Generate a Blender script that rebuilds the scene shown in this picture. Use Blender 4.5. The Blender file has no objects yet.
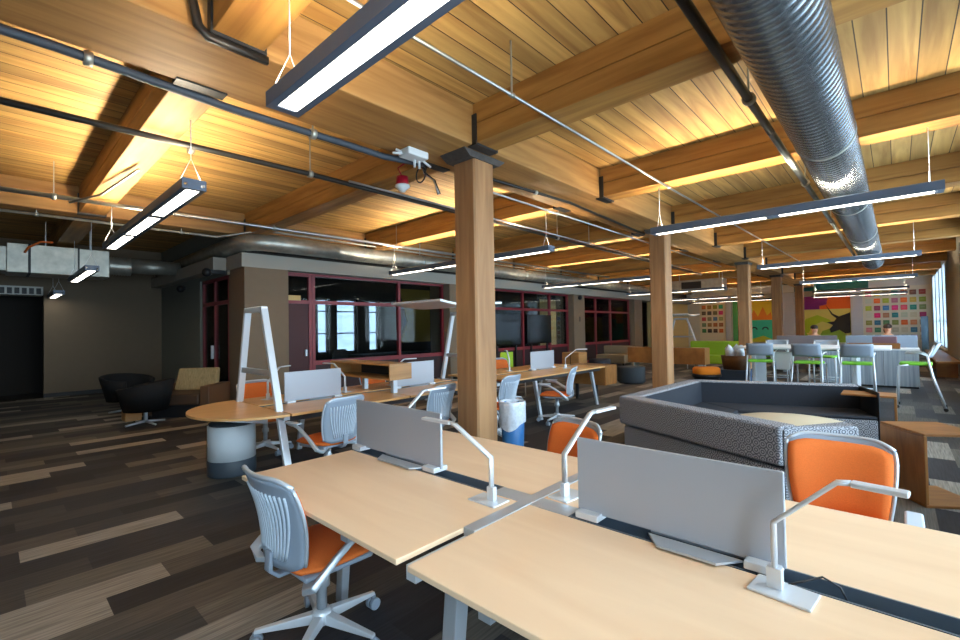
import bpy, bmesh, math, random
from mathutils import Vector, Matrix
random.seed(7)
S = bpy.context.scene
COL = S.collection
PI = math.pi
H = 1.52                                   # camera height

# ------------------------------------------------------------------ materials
def lin(c):
    if isinstance(c, str):
        c = [int(c[i:i+2], 16)/255 for i in (0, 2, 4)]
    return tuple((v/12.92 if v <= .04045 else ((v+.055)/1.055)**2.4) for v in c) + (1,)

def newmat(name):
    m = bpy.data.materials.new(name); m.use_nodes = True
    nt = m.node_tree; b = nt.nodes['Principled BSDF']
    return m, nt, b

def mat(name, col, rough=.6, metal=0, var=0, scale=30, bump=0, spec=.5, emit=0):
    m, nt, b = newmat(name)
    c = lin(col)
    b.inputs['Base Color'].default_value = c
    b.inputs['Roughness'].default_value = rough
    b.inputs['Metallic'].default_value = metal
    b.inputs['Specular IOR Level'].default_value = spec
    if var or bump:
        tc = nt.nodes.new('ShaderNodeTexCoord'); n = nt.nodes.new('ShaderNodeTexNoise')
        n.inputs['Scale'].default_value = scale; n.inputs['Detail'].default_value = 4
        nt.links.new(tc.outputs['Object'], n.inputs['Vector'])
        if var:
            r = nt.nodes.new('ShaderNodeValToRGB')
            r.color_ramp.elements[0].position = .3; r.color_ramp.elements[1].position = .7
            r.color_ramp.elements[0].color = tuple(max(0, v*(1-var)) for v in c[:3]) + (1,)
            r.color_ramp.elements[1].color = tuple(min(1, v*(1+var)) for v in c[:3]) + (1,)
            nt.links.new(n.outputs['Fac'], r.inputs['Fac']); nt.links.new(r.outputs['Color'], b.inputs['Base Color'])
        if bump:
            bp = nt.nodes.new('ShaderNodeBump'); bp.inputs['Strength'].default_value = bump; bp.inputs['Distance'].default_value = .01
            nt.links.new(n.outputs['Fac'], bp.inputs['Height']); nt.links.new(bp.outputs['Normal'], b.inputs['Normal'])
    if emit:
        b.inputs['Emission Color'].default_value = c
        b.inputs['Emission Strength'].default_value = emit
    return m

def wood(name, ca, cb, sc=(1, 1, 1), rough=.55, plank=None, seam=.06, knots=False):
    """grain runs along the axis with the smallest scale; plank=(axis, width) adds boards"""
    m, nt, b = newmat(name); L = nt.links.new; N = nt.nodes.new
    b.inputs['Roughness'].default_value = rough
    tc = N('ShaderNodeTexCoord')
    src = tc.outputs['Object']
    mp = N('ShaderNodeMapping'); mp.inputs['Scale'].default_value = sc
    rnd = None
    if plank:
        ax, w, length = plank
        sx = N('ShaderNodeSeparateXYZ'); L(src, sx.inputs[0])
        d = N('ShaderNodeMath'); d.operation = 'DIVIDE'; L(sx.outputs[ax], d.inputs[0]); d.inputs[1].default_value = w
        fl = N('ShaderNodeMath'); fl.operation = 'FLOOR'; L(d.outputs[0], fl.inputs[0])
        fr = N('ShaderNodeMath'); fr.operation = 'FRACT'; L(d.outputs[0], fr.inputs[0])
        wn = N('ShaderNodeTexWhiteNoise'); wn.noise_dimensions = '1D'; L(fl.outputs[0], wn.inputs['W'])
        rnd = wn.outputs['Value']
        mul = N('ShaderNodeMath'); mul.operation = 'MULTIPLY'; L(rnd, mul.inputs[0]); mul.inputs[1].default_value = 37
        cb3 = N('ShaderNodeCombineXYZ'); L(mul.outputs[0], cb3.inputs[0]); L(mul.outputs[0], cb3.inputs[1]); L(mul.outputs[0], cb3.inputs[2])
        add = N('ShaderNodeVectorMath'); add.operation = 'ADD'; L(src, add.inputs[0]); L(cb3.outputs[0], add.inputs[1])
        L(add.outputs[0], mp.inputs['Vector'])
    else:
        L(src, mp.inputs['Vector'])
    n = N('ShaderNodeTexNoise'); n.inputs['Scale'].default_value = 1; n.inputs['Detail'].default_value = 6; n.inputs['Distortion'].default_value = .6
    L(mp.outputs[0], n.inputs['Vector'])
    r = N('ShaderNodeValToRGB')
    r.color_ramp.elements[0].position = .32; r.color_ramp.elements[1].position = .68
    r.color_ramp.elements[0].color = lin(ca); r.color_ramp.elements[1].color = lin(cb)
    L(n.outputs['Fac'], r.inputs['Fac'])
    out = r.outputs['Color']
    if plank:
        hv = N('ShaderNodeHueSaturation'); L(out, hv.inputs['Color'])
        mr = N('ShaderNodeMapRange'); L(rnd, mr.inputs[0]); mr.inputs[3].default_value = .72; mr.inputs[4].default_value = 1.18
        L(mr.outputs[0], hv.inputs['Value']); out = hv.outputs['Color']
        lt = N('ShaderNodeMath'); lt.operation = 'LESS_THAN'; L(fr.outputs[0], lt.inputs[0]); lt.inputs[1].default_value = seam
        mx = N('ShaderNodeMix'); mx.data_type = 'RGBA'; L(lt.outputs[0], mx.inputs['Factor']); L(out, mx.inputs['A'])
        mx.inputs['B'].default_value = lin('3a2510'); out = mx.outputs['Result']
    L(out, b.inputs['Base Color'])
    return m

def carpet():
    m, nt, b = newmat('carpet'); L = nt.links.new; N = nt.nodes.new
    b.inputs['Roughness'].default_value = .72; b.inputs['Specular IOR Level'].default_value = .4
    tc = N('ShaderNodeTexCoord'); sx = N('ShaderNodeSeparateXYZ'); L(tc.outputs['Object'], sx.inputs[0])
    def math_(op, a, bb=None):
        x = N('ShaderNodeMath'); x.operation = op
        for i, v in enumerate((a, bb)):
            if v is None: continue
            if isinstance(v, (int, float)): x.inputs[i].default_value = v
            else: L(v, x.inputs[i])
        return x.outputs[0]
    cx = math_('DIVIDE', math_('ADD', sx.outputs[0], 3.89), .24)
    ix = math_('FLOOR', cx)
    off = math_('MULTIPLY', math_('MODULO', math_('ADD', ix, 400), 3), .3333)
    cy = math_('ADD', math_('DIVIDE', math_('SUBTRACT', sx.outputs[1], .47), .95), off)
    iy = math_('FLOOR', cy)
    cb = N('ShaderNodeCombineXYZ'); L(ix, cb.inputs[0]); L(iy, cb.inputs[1])
    wn = N('ShaderNodeTexWhiteNoise'); wn.noise_dimensions = '2D'; L(cb.outputs[0], wn.inputs['Vector'])
    r = N('ShaderNodeValToRGB'); r.color_ramp.interpolation = 'CONSTANT'
    cols = [(0, '1f2025'), (.22, '28292f'), (.42, '393939'), (.6, '4a4743'), (.74, '5d5953'), (.86, '87827a')]
    e = r.color_ramp.elements
    e[0].position = 0; e[0].color = lin(cols[0][1]); e[1].position = cols[1][0]; e[1].color = lin(cols[1][1])
    for p, c in cols[2:]:
        k = e.new(p); k.color = lin(c)
    L(wn.outputs['Value'], r.inputs['Fac'])
    mp = N('ShaderNodeMapping'); mp.inputs['Scale'].default_value = (75, 3, 1); L(tc.outputs['Object'], mp.inputs['Vector'])
    n = N('ShaderNodeTexNoise'); n.inputs['Scale'].default_value = 1; n.inputs['Detail'].default_value = 3; L(mp.outputs[0], n.inputs['Vector'])
    mr = N('ShaderNodeMapRange'); L(n.outputs['Fac'], mr.inputs[0]); mr.inputs[1].default_value = .3; mr.inputs[2].default_value = .7
    mr.inputs[3].default_value = .6; mr.inputs[4].default_value = 1.35
    hv = N('ShaderNodeHueSaturation'); L(r.outputs['Color'], hv.inputs['Color']); L(mr.outputs[0], hv.inputs['Value'])
    L(hv.outputs['Color'], b.inputs['Base Color'])
    return m

def pattern_fabric():
    m, nt, b = newmat('ring_pattern_fabric'); L = nt.links.new; N = nt.nodes.new
    b.inputs['Roughness'].default_value = .9
    tc = N('ShaderNodeTexCoord')
    mp = N('ShaderNodeMapping'); mp.inputs['Scale'].default_value = (1, 1, 1); L(tc.outputs['UV'], mp.inputs['Vector'])
    v = N('ShaderNodeTexVoronoi'); v.voronoi_dimensions = '2D'; v.inputs['Scale'].default_value = 17; v.inputs['Randomness'].default_value = .18
    L(mp.outputs[0], v.inputs['Vector'])
    mu = N('ShaderNodeMath'); mu.operation = 'MULTIPLY'; L(v.outputs['Distance'], mu.inputs[0]); mu.inputs[1].default_value = 22
    si = N('ShaderNodeMath'); si.operation = 'SINE'; L(mu.outputs[0], si.inputs[0])
    r = N('ShaderNodeValToRGB'); r.color_ramp.elements[0].position = .35; r.color_ramp.elements[1].position = .6
    r.color_ramp.elements[0].color = lin('55575f'); r.color_ramp.elements[1].color = lin('a3a5ac')
    mr = N('ShaderNodeMapRange'); L(si.outputs[0], mr.inputs[0]); mr.inputs[1].default_value = -1; mr.inputs[2].default_value = 1
    L(mr.outputs[0], r.inputs['Fac']); L(r.outputs['Color'], b.inputs['Base Color'])
    return m

def glassmat():
    m = bpy.data.materials.new('interior_glass'); m.use_nodes = True; nt = m.node_tree; nt.nodes.clear()
    o = nt.nodes.new('ShaderNodeOutputMaterial'); t = nt.nodes.new('ShaderNodeBsdfTransparent'); g = nt.nodes.new('ShaderNodeBsdfGlossy')
    t.inputs[0].default_value = (.82, .85, .85, 1); g.inputs['Roughness'].default_value = .02
    f = nt.nodes.new('ShaderNodeFresnel'); f.inputs[0].default_value = 1.18
    mx = nt.nodes.new('ShaderNodeMixShader')
    nt.links.new(f.outputs[0], mx.inputs[0]); nt.links.new(t.outputs[0], mx.inputs[1]); nt.links.new(g.outputs[0], mx.inputs[2]); nt.links.new(mx.outputs[0], o.inputs[0])
    return m

M = {}
M['deck'] = wood('deck_boards', 'a87b41', 'd6ac66', (9, .7, 9), .6, plank=(0, .2, 0), seam=.045)
M['beamX'] = wood('beam_timber_x', '8a5c28', 'b58442', (.7, 9, 9), .6)
M['beamY'] = wood('beam_timber_y', '8f6230', 'b5874c', (9, .7, 9), .6)
M['post'] = wood('post_timber', '8a623e', 'ab8056', (9, 9, .8), .65)
M['desk'] = wood('desk_laminate', 'e3c09c', 'ebcba8', (1.2, 9, 9), .38)
M['deskY'] = wood('desk_laminate_y', 'cf9d62', 'dcab70', (9, 1.2, 9), .38)
M['box'] = wood('oak_veneer', '9c7040', 'b58650', (2, 2, 14), .45)
M['walnut'] = wood('warm_veneer', '7d5027', '9b6937', (3, 14, 3), .4)
M['edge'] = mat('desk_edge', 'a37a52', .5)
M['carpet'] = carpet()
M['alu'] = mat('painted_aluminium', 'b9c0c8', .38, .55)
M['alulight'] = mat('light_aluminium', 'd5dae0', .35, .35)
M['ductsteel'] = mat('spiral_duct_steel', '8a9097', .26, .95, var=.12, scale=4)
M['galv'] = mat('galvanised_steel', 'aeb3b5', .3, .95, var=.12, scale=4)
M['galvdull'] = mat('dull_galvanised_steel', 'b4b2a8', .4, .7, var=.18, scale=6)
M['darksteel'] = mat('dark_steel', '3a3a3c', .5, .6)
M['black'] = mat('black_plastic', '15161a', .5)
M['blackpipe'] = mat('black_pipe', '2b2724', .4, .3)
M['fixture'] = mat('slate_fixture_paint', '5a6678', .45, .2)
M['screen'] = mat('grey_frosted_screen', 'a3a8b1', .45, .25)
M['shell'] = mat('grey_chair_plastic', '8b97a6', .45)
M['rib'] = mat('pale_chair_rib', 'b9c4d0', .4)
M['armgrey'] = mat('silver_chair_arm', 'bfc7d0', .35, .4)
M['orange'] = mat('orange_fabric', 'e0702a', .85, var=.06, scale=180, bump=.15)
M['green'] = mat('green_fabric', '6fb52e', .8)
M['lime'] = mat('lime_fabric', '93b52a', .85)
M['navy'] = mat('navy_upholstery', '1a1f2a', .8, var=.1, scale=60)
M['slateup'] = mat('slate_upholstery', '2f373e', .8, var=.1, scale=60)
M['pattern'] = pattern_fabric()
M['beige'] = mat('beige_top', 'cdbfa4', .55)
M['wall'] = mat('taupe_wall_paint', '776958', .9, var=.02, scale=8)
M['wallgrey'] = mat('grey_wall_paint', '8a877e', .9, var=.02, scale=8)
M['wallwhite'] = mat('pale_wall_paint', 'c9c8c2', .9)
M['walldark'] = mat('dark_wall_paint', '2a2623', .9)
M['soffit'] = mat('soffit_paint', 'a19d94', .9)
M['red'] = mat('maroon_frame_paint', '7a1f2a', .45)
M['glass'] = glassmat()
def blindmat():
    m = bpy.data.materials.new('roller_blind'); m.use_nodes = True; nt = m.node_tree; nt.nodes.clear()
    o = nt.nodes.new('ShaderNodeOutputMaterial'); t = nt.nodes.new('ShaderNodeBsdfTranslucent'); d = nt.nodes.new('ShaderNodeBsdfDiffuse')
    t.inputs[0].default_value = (.52, .56, .6, 1); d.inputs[0].default_value = (.7, .72, .74, 1)
    mx = nt.nodes.new('ShaderNodeMixShader'); mx.inputs[0].default_value = .2
    nt.links.new(t.outputs[0], mx.inputs[1]); nt.links.new(d.outputs[0], mx.inputs[2]); nt.links.new(mx.outputs[0], o.inputs[0])
    return m
M['blind'] = blindmat()
M['white'] = mat('white_laminate', 'e8eaec', .35)
M['whitepl'] = mat('white_plastic', 'd8dbdc', .5)
M['blue'] = mat('blue_plastic', '2f6fae', .45)
M['bag'] = mat('clear_bag_plastic', 'd3dce8', .3, 0, var=.12, scale=25, bump=.7)
M['redpl'] = mat('red_plastic', 'a3162a', .4)
M['drumwhite'] = mat('pale_steel_drum', 'dfe5ea', .4)
M['drumdark'] = mat('dark_drum_base', '3c4650', .5)
M['leather'] = mat('black_leather', '17181a', .8, spec=.2)
M['cream'] = wood('striped_upholstery', '8b7a55', 'a8946a', (40, 40, .5), .8)
M['greywood'] = wood('grey_wood_laminate', '7d8b98', 'a2afba', (30, 30, .8), .5)
M['wicker'] = mat('brown_wicker', '6b4a2a', .7, var=.5, scale=90, bump=.8)
M['skin'] = mat('skin', 'd39c7d', .6)
M['hair'] = mat('dark_hair', '2a1c16', .6)
M['shirtgrey'] = mat('pale_grey_shirt', 'c9ced6', .85)
M['shirtdark'] = mat('charcoal_shirt', '4a4d55', .85)
M['lens'] = mat('lit_lens', (1, .97, .9), emit=1)
M['uplens'] = mat('lit_upper_lens', (1, .93, .8), emit=1)
M['siding'] = wood('pale_house_siding', '5f6a78', '76818f', (.3, .3, 14), .8)
M['screenglass'] = mat('dark_display', '0b0c10', .12)
M['bark'] = mat('cap_iron', '4a4440', .7, .2, var=.2, scale=20)
LENS_DOWN, LENS_UP, SKY = 5.5, 72.0, 8
def set_emit(m, v): m.node_tree.nodes['Principled BSDF'].inputs['Emission Strength'].default_value = v
set_emit(M['lens'], LENS_DOWN); set_emit(M['uplens'], LENS_UP)
_cm = {}
def cmat(hexc, rough=.6):
    if hexc not in _cm: _cm[hexc] = mat('paint_' + hexc, hexc, rough)
    return _cm[hexc]

# ------------------------------------------------------------------ mesh builder
class MB:
    def __init__(s): s.bm = bmesh.new(); s.mi = 0
    def face(s, pts):
        f = s.bm.faces.new([s.bm.verts.new(p) for p in pts]); f.material_index = s.mi; return f
    def _hull(s, a, b):
        va = [s.bm.verts.new(p) for p in a]; vb = [s.bm.verts.new(p) for p in b]; n = len(a)
        fs = [s.bm.faces.new(va[::-1]), s.bm.faces.new(vb)]
        for i in range(n): fs.append(s.bm.faces.new((va[i], va[(i+1) % n], vb[(i+1) % n], vb[i])))
        for f in fs: f.material_index = s.mi
        return s
    def box(s, x0, x1, y0, y1, z0, z1):
        return s._hull([(x0, y0, z0), (x1, y0, z0), (x1, y1, z0), (x0, y1, z0)], [(x0, y0, z1), (x1, y0, z1), (x1, y1, z1), (x0, y1, z1)])
    def prism(s, poly, z0, z1): return s._hull([(x, y, z0) for x, y in poly], [(x, y, z1) for x, y in poly])
    def loft(s, a, b): return s._hull(a, b)
    def prismY(s, poly, y0, y1): return s._hull([(x, y0, z) for x, z in poly], [(x, y1, z) for x, z in poly])
    def prismX(s, poly, x0, x1): return s._hull([(x0, y, z) for y, z in poly], [(x1, y, z) for y, z in poly])
    def rings(s, rings, cap=True, closed=False):
        R = [[s.bm.verts.new(p) for p in r] for r in rings]; n = len(R[0])
        m = len(R)
        for k in range(m if closed else m-1):
            a, b = R[k], R[(k+1) % m]
            for i in range(n):
                f = s.bm.faces.new((a[i], a[(i+1) % n], b[(i+1) % n], b[i])); f.material_index = s.mi; f.smooth = True
        if cap and not closed:
            for r in (R[0][::-1], R[-1]):
                f = s.bm.faces.new(r); f.material_index = s.mi
        return s
    def tube(s, pts, r, seg=8, flat=None, up=(0, 0, 1)):
        """sweep; flat=(w,h) gives a rectangular bar"""
        P = [Vector(p) for p in pts]; rr = r if isinstance(r, (list, tuple)) else [r]*len(P)
        out = []; prev = None
        for i, p in enumerate(P):
            t = (P[min(i+1, len(P)-1)] - P[max(i-1, 0)]).normalized()
            u = Vector(up) if prev is None else prev
            if abs(t.dot(u)) > .97: u = Vector((1, 0, 0)) if abs(t.x) < .9 else Vector((0, 1, 0))
            a = t.cross(u).normalized(); b = a.cross(t).normalized(); prev = b
            k = 1
            if 0 < i < len(P)-1:
                c = (P[i]-P[i-1]).normalized().dot((P[i+1]-P[i]).normalized()); k = 1/max(.6, math.sqrt((1+c)/2))
            if flat:
                w, h = flat; ring = [p + a*(sx*w/2) + b*(sy*h/2*k) for sx, sy in ((-1, -1), (1, -1), (1, 1), (-1, 1))]
            else:
                ring = [p + (a*math.cos(2*PI*j/seg) + b*math.sin(2*PI*j/seg))*rr[i] for j in range(seg)]
            out.append(ring)
        s.rings(out)
        if flat:
            for f in s.bm.faces: pass
        return s
    def lathe(s, prof, c=(0, 0, 0), seg=24, axis='z'):
        out = []
        for r, h in prof:
            ring = []
            for j in range(seg):
                a = 2*PI*j/seg; u, v = r*math.cos(a), r*math.sin(a)
                p = {'z': (u, v, h), 'y': (u, h, -v), 'x': (h, u, v)}[axis]
                ring.append((c[0]+p[0], c[1]+p[1], c[2]+p[2]))
            out.append(ring)
        return s.rings(out)
    def blob(s, c, r, seg=12, n=7, exp=1):
        prof = []
        rx = r if isinstance(r, tuple) else (r, r, r)
        out = []
        for k in range(n+1):
            t = -PI/2 + PI*(k+.02 if k == 0 else (k-.02 if k == n else k))/n
            out.append([(c[0]+rx[0]*math.cos(t)*math.cos(2*PI*j/seg), c[1]+rx[1]*math.cos(t)*math.sin(2*PI*j/seg), c[2]+rx[2]*math.sin(t)) for j in range(seg)])
        return s.rings(out)
    def build(s, name, mats, parent=None, bevel=0, smooth=False, subsurf=0, world=False, seg=2):
        bmesh.ops.recalc_face_normals(s.bm, faces=s.bm.faces)
        if world and parent is not None:
            bmesh.ops.translate(s.bm, verts=s.bm.verts, vec=-parent.location)
        me = bpy.data.meshes.new(name); s.bm.to_mesh(me); s.bm.free()
        for m in (mats if isinstance(mats, (list, tuple)) else [mats]): me.materials.append(M[m] if isinstance(m, str) else m)
        if smooth:
            for p in me.polygons: p.use_smooth = True
        o = bpy.data.objects.new(name, me); COL.objects.link(o)
        if parent is not None: o.parent = parent
        if bevel:
            b = o.modifiers.new('bevel', 'BEVEL'); b.width = bevel; b.segments = seg; b.limit_method = 'ANGLE'; b.angle_limit = math.radians(40)
        if subsurf:
            b = o.modifiers.new('subsurf', 'SUBSURF'); b.levels = subsurf; b.render_levels = subsurf
        return o

def tag(o, label, cat, group=None):
    o['label'] = label; o['category'] = cat
    if group: o['group'] = group
    return o
def thing(name, label, cat, loc=(0, 0, 0), rotz=0, group=None):
    o = bpy.data.objects.new(name, None); COL.objects.link(o); o.empty_display_size = .1
    o.location = loc; o.rotation_euler = (0, 0, rotz)
    return tag(o, label, cat, group)
def struct(o): o['kind'] = 'structure'; return o
def dup(root, loc, rotz=0, label=None, group=None):
    r = root.copy(); COL.objects.link(r); r.location = loc; r.rotation_euler = (0, 0, rotz)
    if label: r['label'] = label
    if group: r['group'] = group
    for ch in list(root.children):
        c = ch.copy(); COL.objects.link(c); c.parent = r
        for g in list(ch.children):
            d = g.copy(); COL.objects.link(d); d.parent = c
    return r

# ------------------------------------------------------------------ camera
def make_camera():
    y, p, r = map(math.radians, (42.59, 1.125, .986))
    fw = Vector((-math.sin(y)*math.cos(p), math.cos(y)*math.cos(p), math.sin(p)))
    rt = Vector((math.cos(y), math.sin(y), 0)); up = rt.cross(fw)
    R = rt*math.cos(r) - up*math.sin(r); U = up*math.cos(r) + rt*math.sin(r)
    mt = Matrix((R, U, -fw)).transposed().to_4x4(); mt.translation = (0, 0, H)
    cd = bpy.data.cameras.new('camera'); cd.sensor_width = 36; cd.lens = 453/960*36; cd.clip_start = .02; cd.clip_end = 200
    c = bpy.data.objects.new('camera', cd); COL.objects.link(c); c.matrix_world = mt; S.camera = c
make_camera()

# ------------------------------------------------------------------ room shell
XL, XR, YB, YF = -9.5, 1.25, -3.0, 30.0
XW = -15.6                                  # far left wall
ZD = 3.88                                   # underside of deck
def wallbox(name, m, *b): return struct(MB().box(*b).build(name, m))
wallbox('floor', 'carpet', XW-.3, XR+.3, YB-.3, YF+.3, -.12, 0)
wallbox('ceiling', 'deck', XW-.3, XR+.3, YB-.3, YF+.3, ZD, ZD+.12)
wallbox('wall_back', 'wall', XW-.3, XR+.3, YB-.3, YB, 0, ZD)
wallbox('wall_front', 'wallwhite', XW-.3, XR+.3, YF, YF+.3, 0, ZD)
# right wall with tall windows
WIN = [(-2.4, .4), (1.2, 4.6), (5.4, 8.8), (9.3, 13.2), (13.6, 17.2), (22.1, 23.3), (23.6, 25.1), (25.4, 27.3), (27.6, 29.4)]
ZS, ZH = .55, 3.55
m = MB(); prev = YB
for a, b in WIN:
    m.box(XR, XR+.3, prev, a, 0, ZD); m.box(XR, XR+.3, a, b, 0, ZS); m.box(XR, XR+.3, a, b, ZH, ZD); prev = b
m.box(XR, XR+.3, prev, YF, 0, ZD)
struct(m.build('wall_right', 'wallgrey'))
for i, (a, b) in enumerate(WIN):
    w = MB(); k = 3 if b-a > 2.5 else 1
    w.box(XR+.02, XR+.05, a, b, ZS, ZS+.06).box(XR+.02, XR+.05, a, b, ZH-.06, ZH)
    for j in range(k+1):
        yy = a + (b-a-.05)*j/k; w.box(XR+.02, XR+.05, yy, yy+.05, ZS+.06, ZH-.06)
    for zz in (1.5, 2.5): w.box(XR+.025, XR+.045, a+.05, b-.05, zz, zz+.03)
    o = struct(w.build('window_%d' % (i+1), 'wallgrey'))
    MB().box(XR+.03, XR+.04, a+.05, b-.05, ZS+.06, ZH-.06).build('pane', 'glass', o)
    if i > 4: MB().box(XR+.006, XR+.009, a+.02, b-.02, ZS+.02, ZH-.02).build('roller_blind', 'blind', o)
    MB().box(XR-.06, XR-.001, a-.04, b+.04, ZS-.05, ZS).build('sill', 'wallwhite', o)
# far left recess wall, back wall with dark doorway
m = MB(); m.box(XW-.3, XW, .95, 3.4, 0, ZD); m.box(XW-.3, XW, YB, -.9, 0, ZD); m.box(XW-.3, XW, -.9, .95, 2.7, ZD)
struct(m.build('wall_left', 'wall'))
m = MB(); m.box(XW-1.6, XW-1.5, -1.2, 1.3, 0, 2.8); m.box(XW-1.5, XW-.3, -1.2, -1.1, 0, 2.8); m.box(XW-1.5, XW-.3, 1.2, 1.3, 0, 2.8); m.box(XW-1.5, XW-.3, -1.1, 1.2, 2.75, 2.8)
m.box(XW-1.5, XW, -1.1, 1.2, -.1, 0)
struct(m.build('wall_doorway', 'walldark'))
wallbox('baseboard_left', 'black', XW, XW+.015, .95, 3.4, 0, .1)
# wall across the recess (plane Y = 3.4) and the glass-fronted rooms behind X = -9.5
YR = 3.4
m = MB(); m.box(XW, -12.1, YR, YR+.2, 0, ZD); m.box(-12.1, -10.3, YR, YR+.2, 2.75, ZD)
struct(m.build('wall_recess', cmat('6e716a', .9)))
wallbox('wall_bulkhead_recess', 'soffit', XW, -10.35, YR-.25, YR, 2.84, 3.1)
wallbox('baseboard_recess', 'black', XW+.02, -12.1, YR-.015, YR, 0, .1)
PIL = [(3.45, 4.33), (9.05, 9.9), (15.9, 16.75), (21.6, 22.5)]
for i, (a, b) in enumerate(PIL):
    wallbox('wall_pier_%d' % (i+1), 'wall', -10.35, XL, a, b, 0, 2.84)
wallbox('wall_bulkhead', 'soffit', -10.35, XL, YR, YF, 2.84, 3.12)
wallbox('wall_upper', 'walldark', -10.0, -9.75, YR+.2, YF, 3.12, ZD)
wallbox('wall_side', cmat('c9b27a'), -10.1, -9.7, 24.6, YF, 0, 2.84)  # yellow light at this end is put into the wall colour
# outer wall of the rooms (X = -16.6) with windows
YO = [(8.2, 8.65), (8.97, 9.86), (10.4, 10.9), (17.8, 18.4), (19.0, 19.5), (20.4, 20.9)]
m = MB(); prev = YR+.2
for a, b in YO:
    m.box(XW-.3, XW, prev, a, 0, ZD); m.box(XW-.3, XW, a, b, 0, .7); m.box(XW-.3, XW, a, b, 2.75, ZD); prev = b
m.box(XW-.3, XW, prev, YF, 0, ZD)
struct(m.build('wall_outer', 'walldark'))
for i, (a, b) in enumerate(YO):
    w = MB()
    for (p, q, r, s) in ((a, b, .7, .76), (a, b, 2.69, 2.75), (a, a+.05, .7, 2.75), (b-.05, b, .7, 2.75), (a, b, 1.42, 1.47), (a, b, 2.25, 2.3)): w.box(XW-.2, XW-.12, p, q, r, s)
    o = struct(w.build('window_%d' % (i+21), 'walldark'))
    MB().box(XW-.165, XW-.155, a+.05, b-.05, .76, 2.69).build('pane', 'glass', o)
m = MB().box(-22.4, -22, 3, 30, -.2, 7)
tag(m.build('neighbouring_house', 'siding'), 'pale blue grey clapboard house seen outside the far windows', 'house')
wallbox('wall_partition', 'walldark', XW, -10.35, 14.6, 14.75, 0, ZD)
wallbox('wall_partition_rear', 'walldark', XW, -10.35, 23.6, 23.75, 0, ZD)

# maroon framed glazing
def glazing(idx, y0, y1, mulls, door=None):
    m = MB(); x0, x1 = XL-.35, XL-.27
    for z0, z1 in ((0, .1), (.76, .86), (2.15, 2.23), (2.78, 2.84)): m.box(x0, x1, y0, y1, z0, z1)
    for y in [y0+.03] + mulls + [y1-.03]: m.box(x0-.01, x1+.01, y-.035, y+.035, 0, 2.84)
    o = struct(m.build('window_%d' % idx, 'red'))
    MB().box(x0+.035, x0+.045, y0+.05, y1-.05, .86, 2.78).build('pane', 'glass', o)
    MB().box(x0+.01, x1-.02, y0+.05, y1-.05, .1, .76).build('lower_panel', cmat('2b1216'), o)
    return o
glazing(31, 5.0, 9.05, [7.45])
glazing(32, 9.9, 15.9, [11.2, 12.9, 14.6])
glazing(33, 16.75, 21.6, [18.2, 19.6])
m = MB(); m.box(XL-.35, XL-.27, 4.33, 4.42, 0, 2.84).box(XL-.35, XL-.27, 4.92, 5.0, 0, 2.84).box(XL-.35, XL-.27, 4.42, 4.92, 2.15, 2.23).box(XL-.35, XL-.27, 4.42, 4.92, 2.76, 2.84)
o = struct(m.build('door_1', 'red'))
MB().box(XL-.33, XL-.29, 4.42, 4.92, .01, 2.15).build('leaf', cmat('3c1119'), o)
MB().box(XL-.315, XL-.305, 4.42, 4.92, 2.23, 2.76).build('transom_pane', 'glass', o)
MB().box(XL-.29, XL-.24, 4.82, 4.86, .98, 1.12).build('handle', 'alu', o)
m = MB(); m.box(XL-.26, XL-.25, 4.4, 4.72, 2.22, 2.33)
tag(m.build('door_sign', cmat('c8a86a')), 'small tan sign above the maroon door', 'sign')
pass
# recessed red door near the armchair (plane Y=3.45)
m = MB()
for x in (-12.1, -11.3, -10.42): m.box(x, x+.07, YR+.05, YR+.13, 0, 2.75)
m.box(-12.1, -10.35, YR+.05, YR+.13, 2.15, 2.23); m.box(-12.1, -10.35, YR+.05, YR+.13, 2.68, 2.75); m.box(-12.1, -10.35, YR+.05, YR+.13, 0, .12)
o = struct(m.build('door_2', 'red'))
MB().box(-12.03, -10.42, YR+.085, YR+.095, .12, 2.68).build('pane', 'glass', o)
MB().box(-11.36, -11.33, YR, YR+.05, .95, 1.25).build('handle', 'alu', o)
# warm lit end room beyond the third pier: warm glow put into the wall colour besides its lamp
wallbox('wall_painted_glow', cmat('e3cd8e'), -12.2, -12.05, 16.9, 21.4, 0, 2.84)

# ------------------------------------------------------------------ timber frame
GX = -3.5
CY = [3.74, 9.25, 16.1, 21.4, 27.15]
words = ['first', 'second', 'third', 'fourth', 'fifth', 'sixth', 'seventh', 'eighth', 'ninth', 'tenth', 'eleventh', 'twelfth']
def column(i, x, y, s):
    t = thing('timber_column', ['nearest timber column, rising behind the near workbench', 'second timber column, just behind the grey booth sofa', 'third timber column along the row, left of the white high table', 'fourth timber column along the row, before the teal and yellow mural', 'farthest timber column of the row, left of the orange mural'][i], 'column', (x, y, 0), 0, 'timber columns')
    h = s/2
    MB().prism([(-h+.02, -h), (h-.02, -h), (h, -h+.02), (h, h-.02), (h-.02, h), (-h+.02, h), (-h, h-.02), (-h, -h+.02)], 0, 3.38).build('shaft', 'post', t)
    p = MB(); w = .2
    p.loft([(-.18, -.24, 3.38), (.18, -.24, 3.38), (.18, .24, 3.38), (-.18, .24, 3.38)], [(-.19, -.34, 3.45), (.19, -.34, 3.45), (.19, .34, 3.45), (-.19, .34, 3.45)])
    p.build('cap', 'bark', t)
    return t
for i, y in enumerate(CY): column(i, GX, y, .33)
def girder(x, y0, y1, label, hw=.2, mt='beamY'):
    return tag(MB().box(x-hw, x+hw, y0, y1, 3.45, ZD).build('girder', mt, None, bevel=.01), label, 'beam')
girder(-3.6, YB, YF, 'long main timber girder resting on the row of columns', .38)
girder(-9.65, YB, YF, 'long timber girder along the left side above the grey bulkhead')
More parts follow.
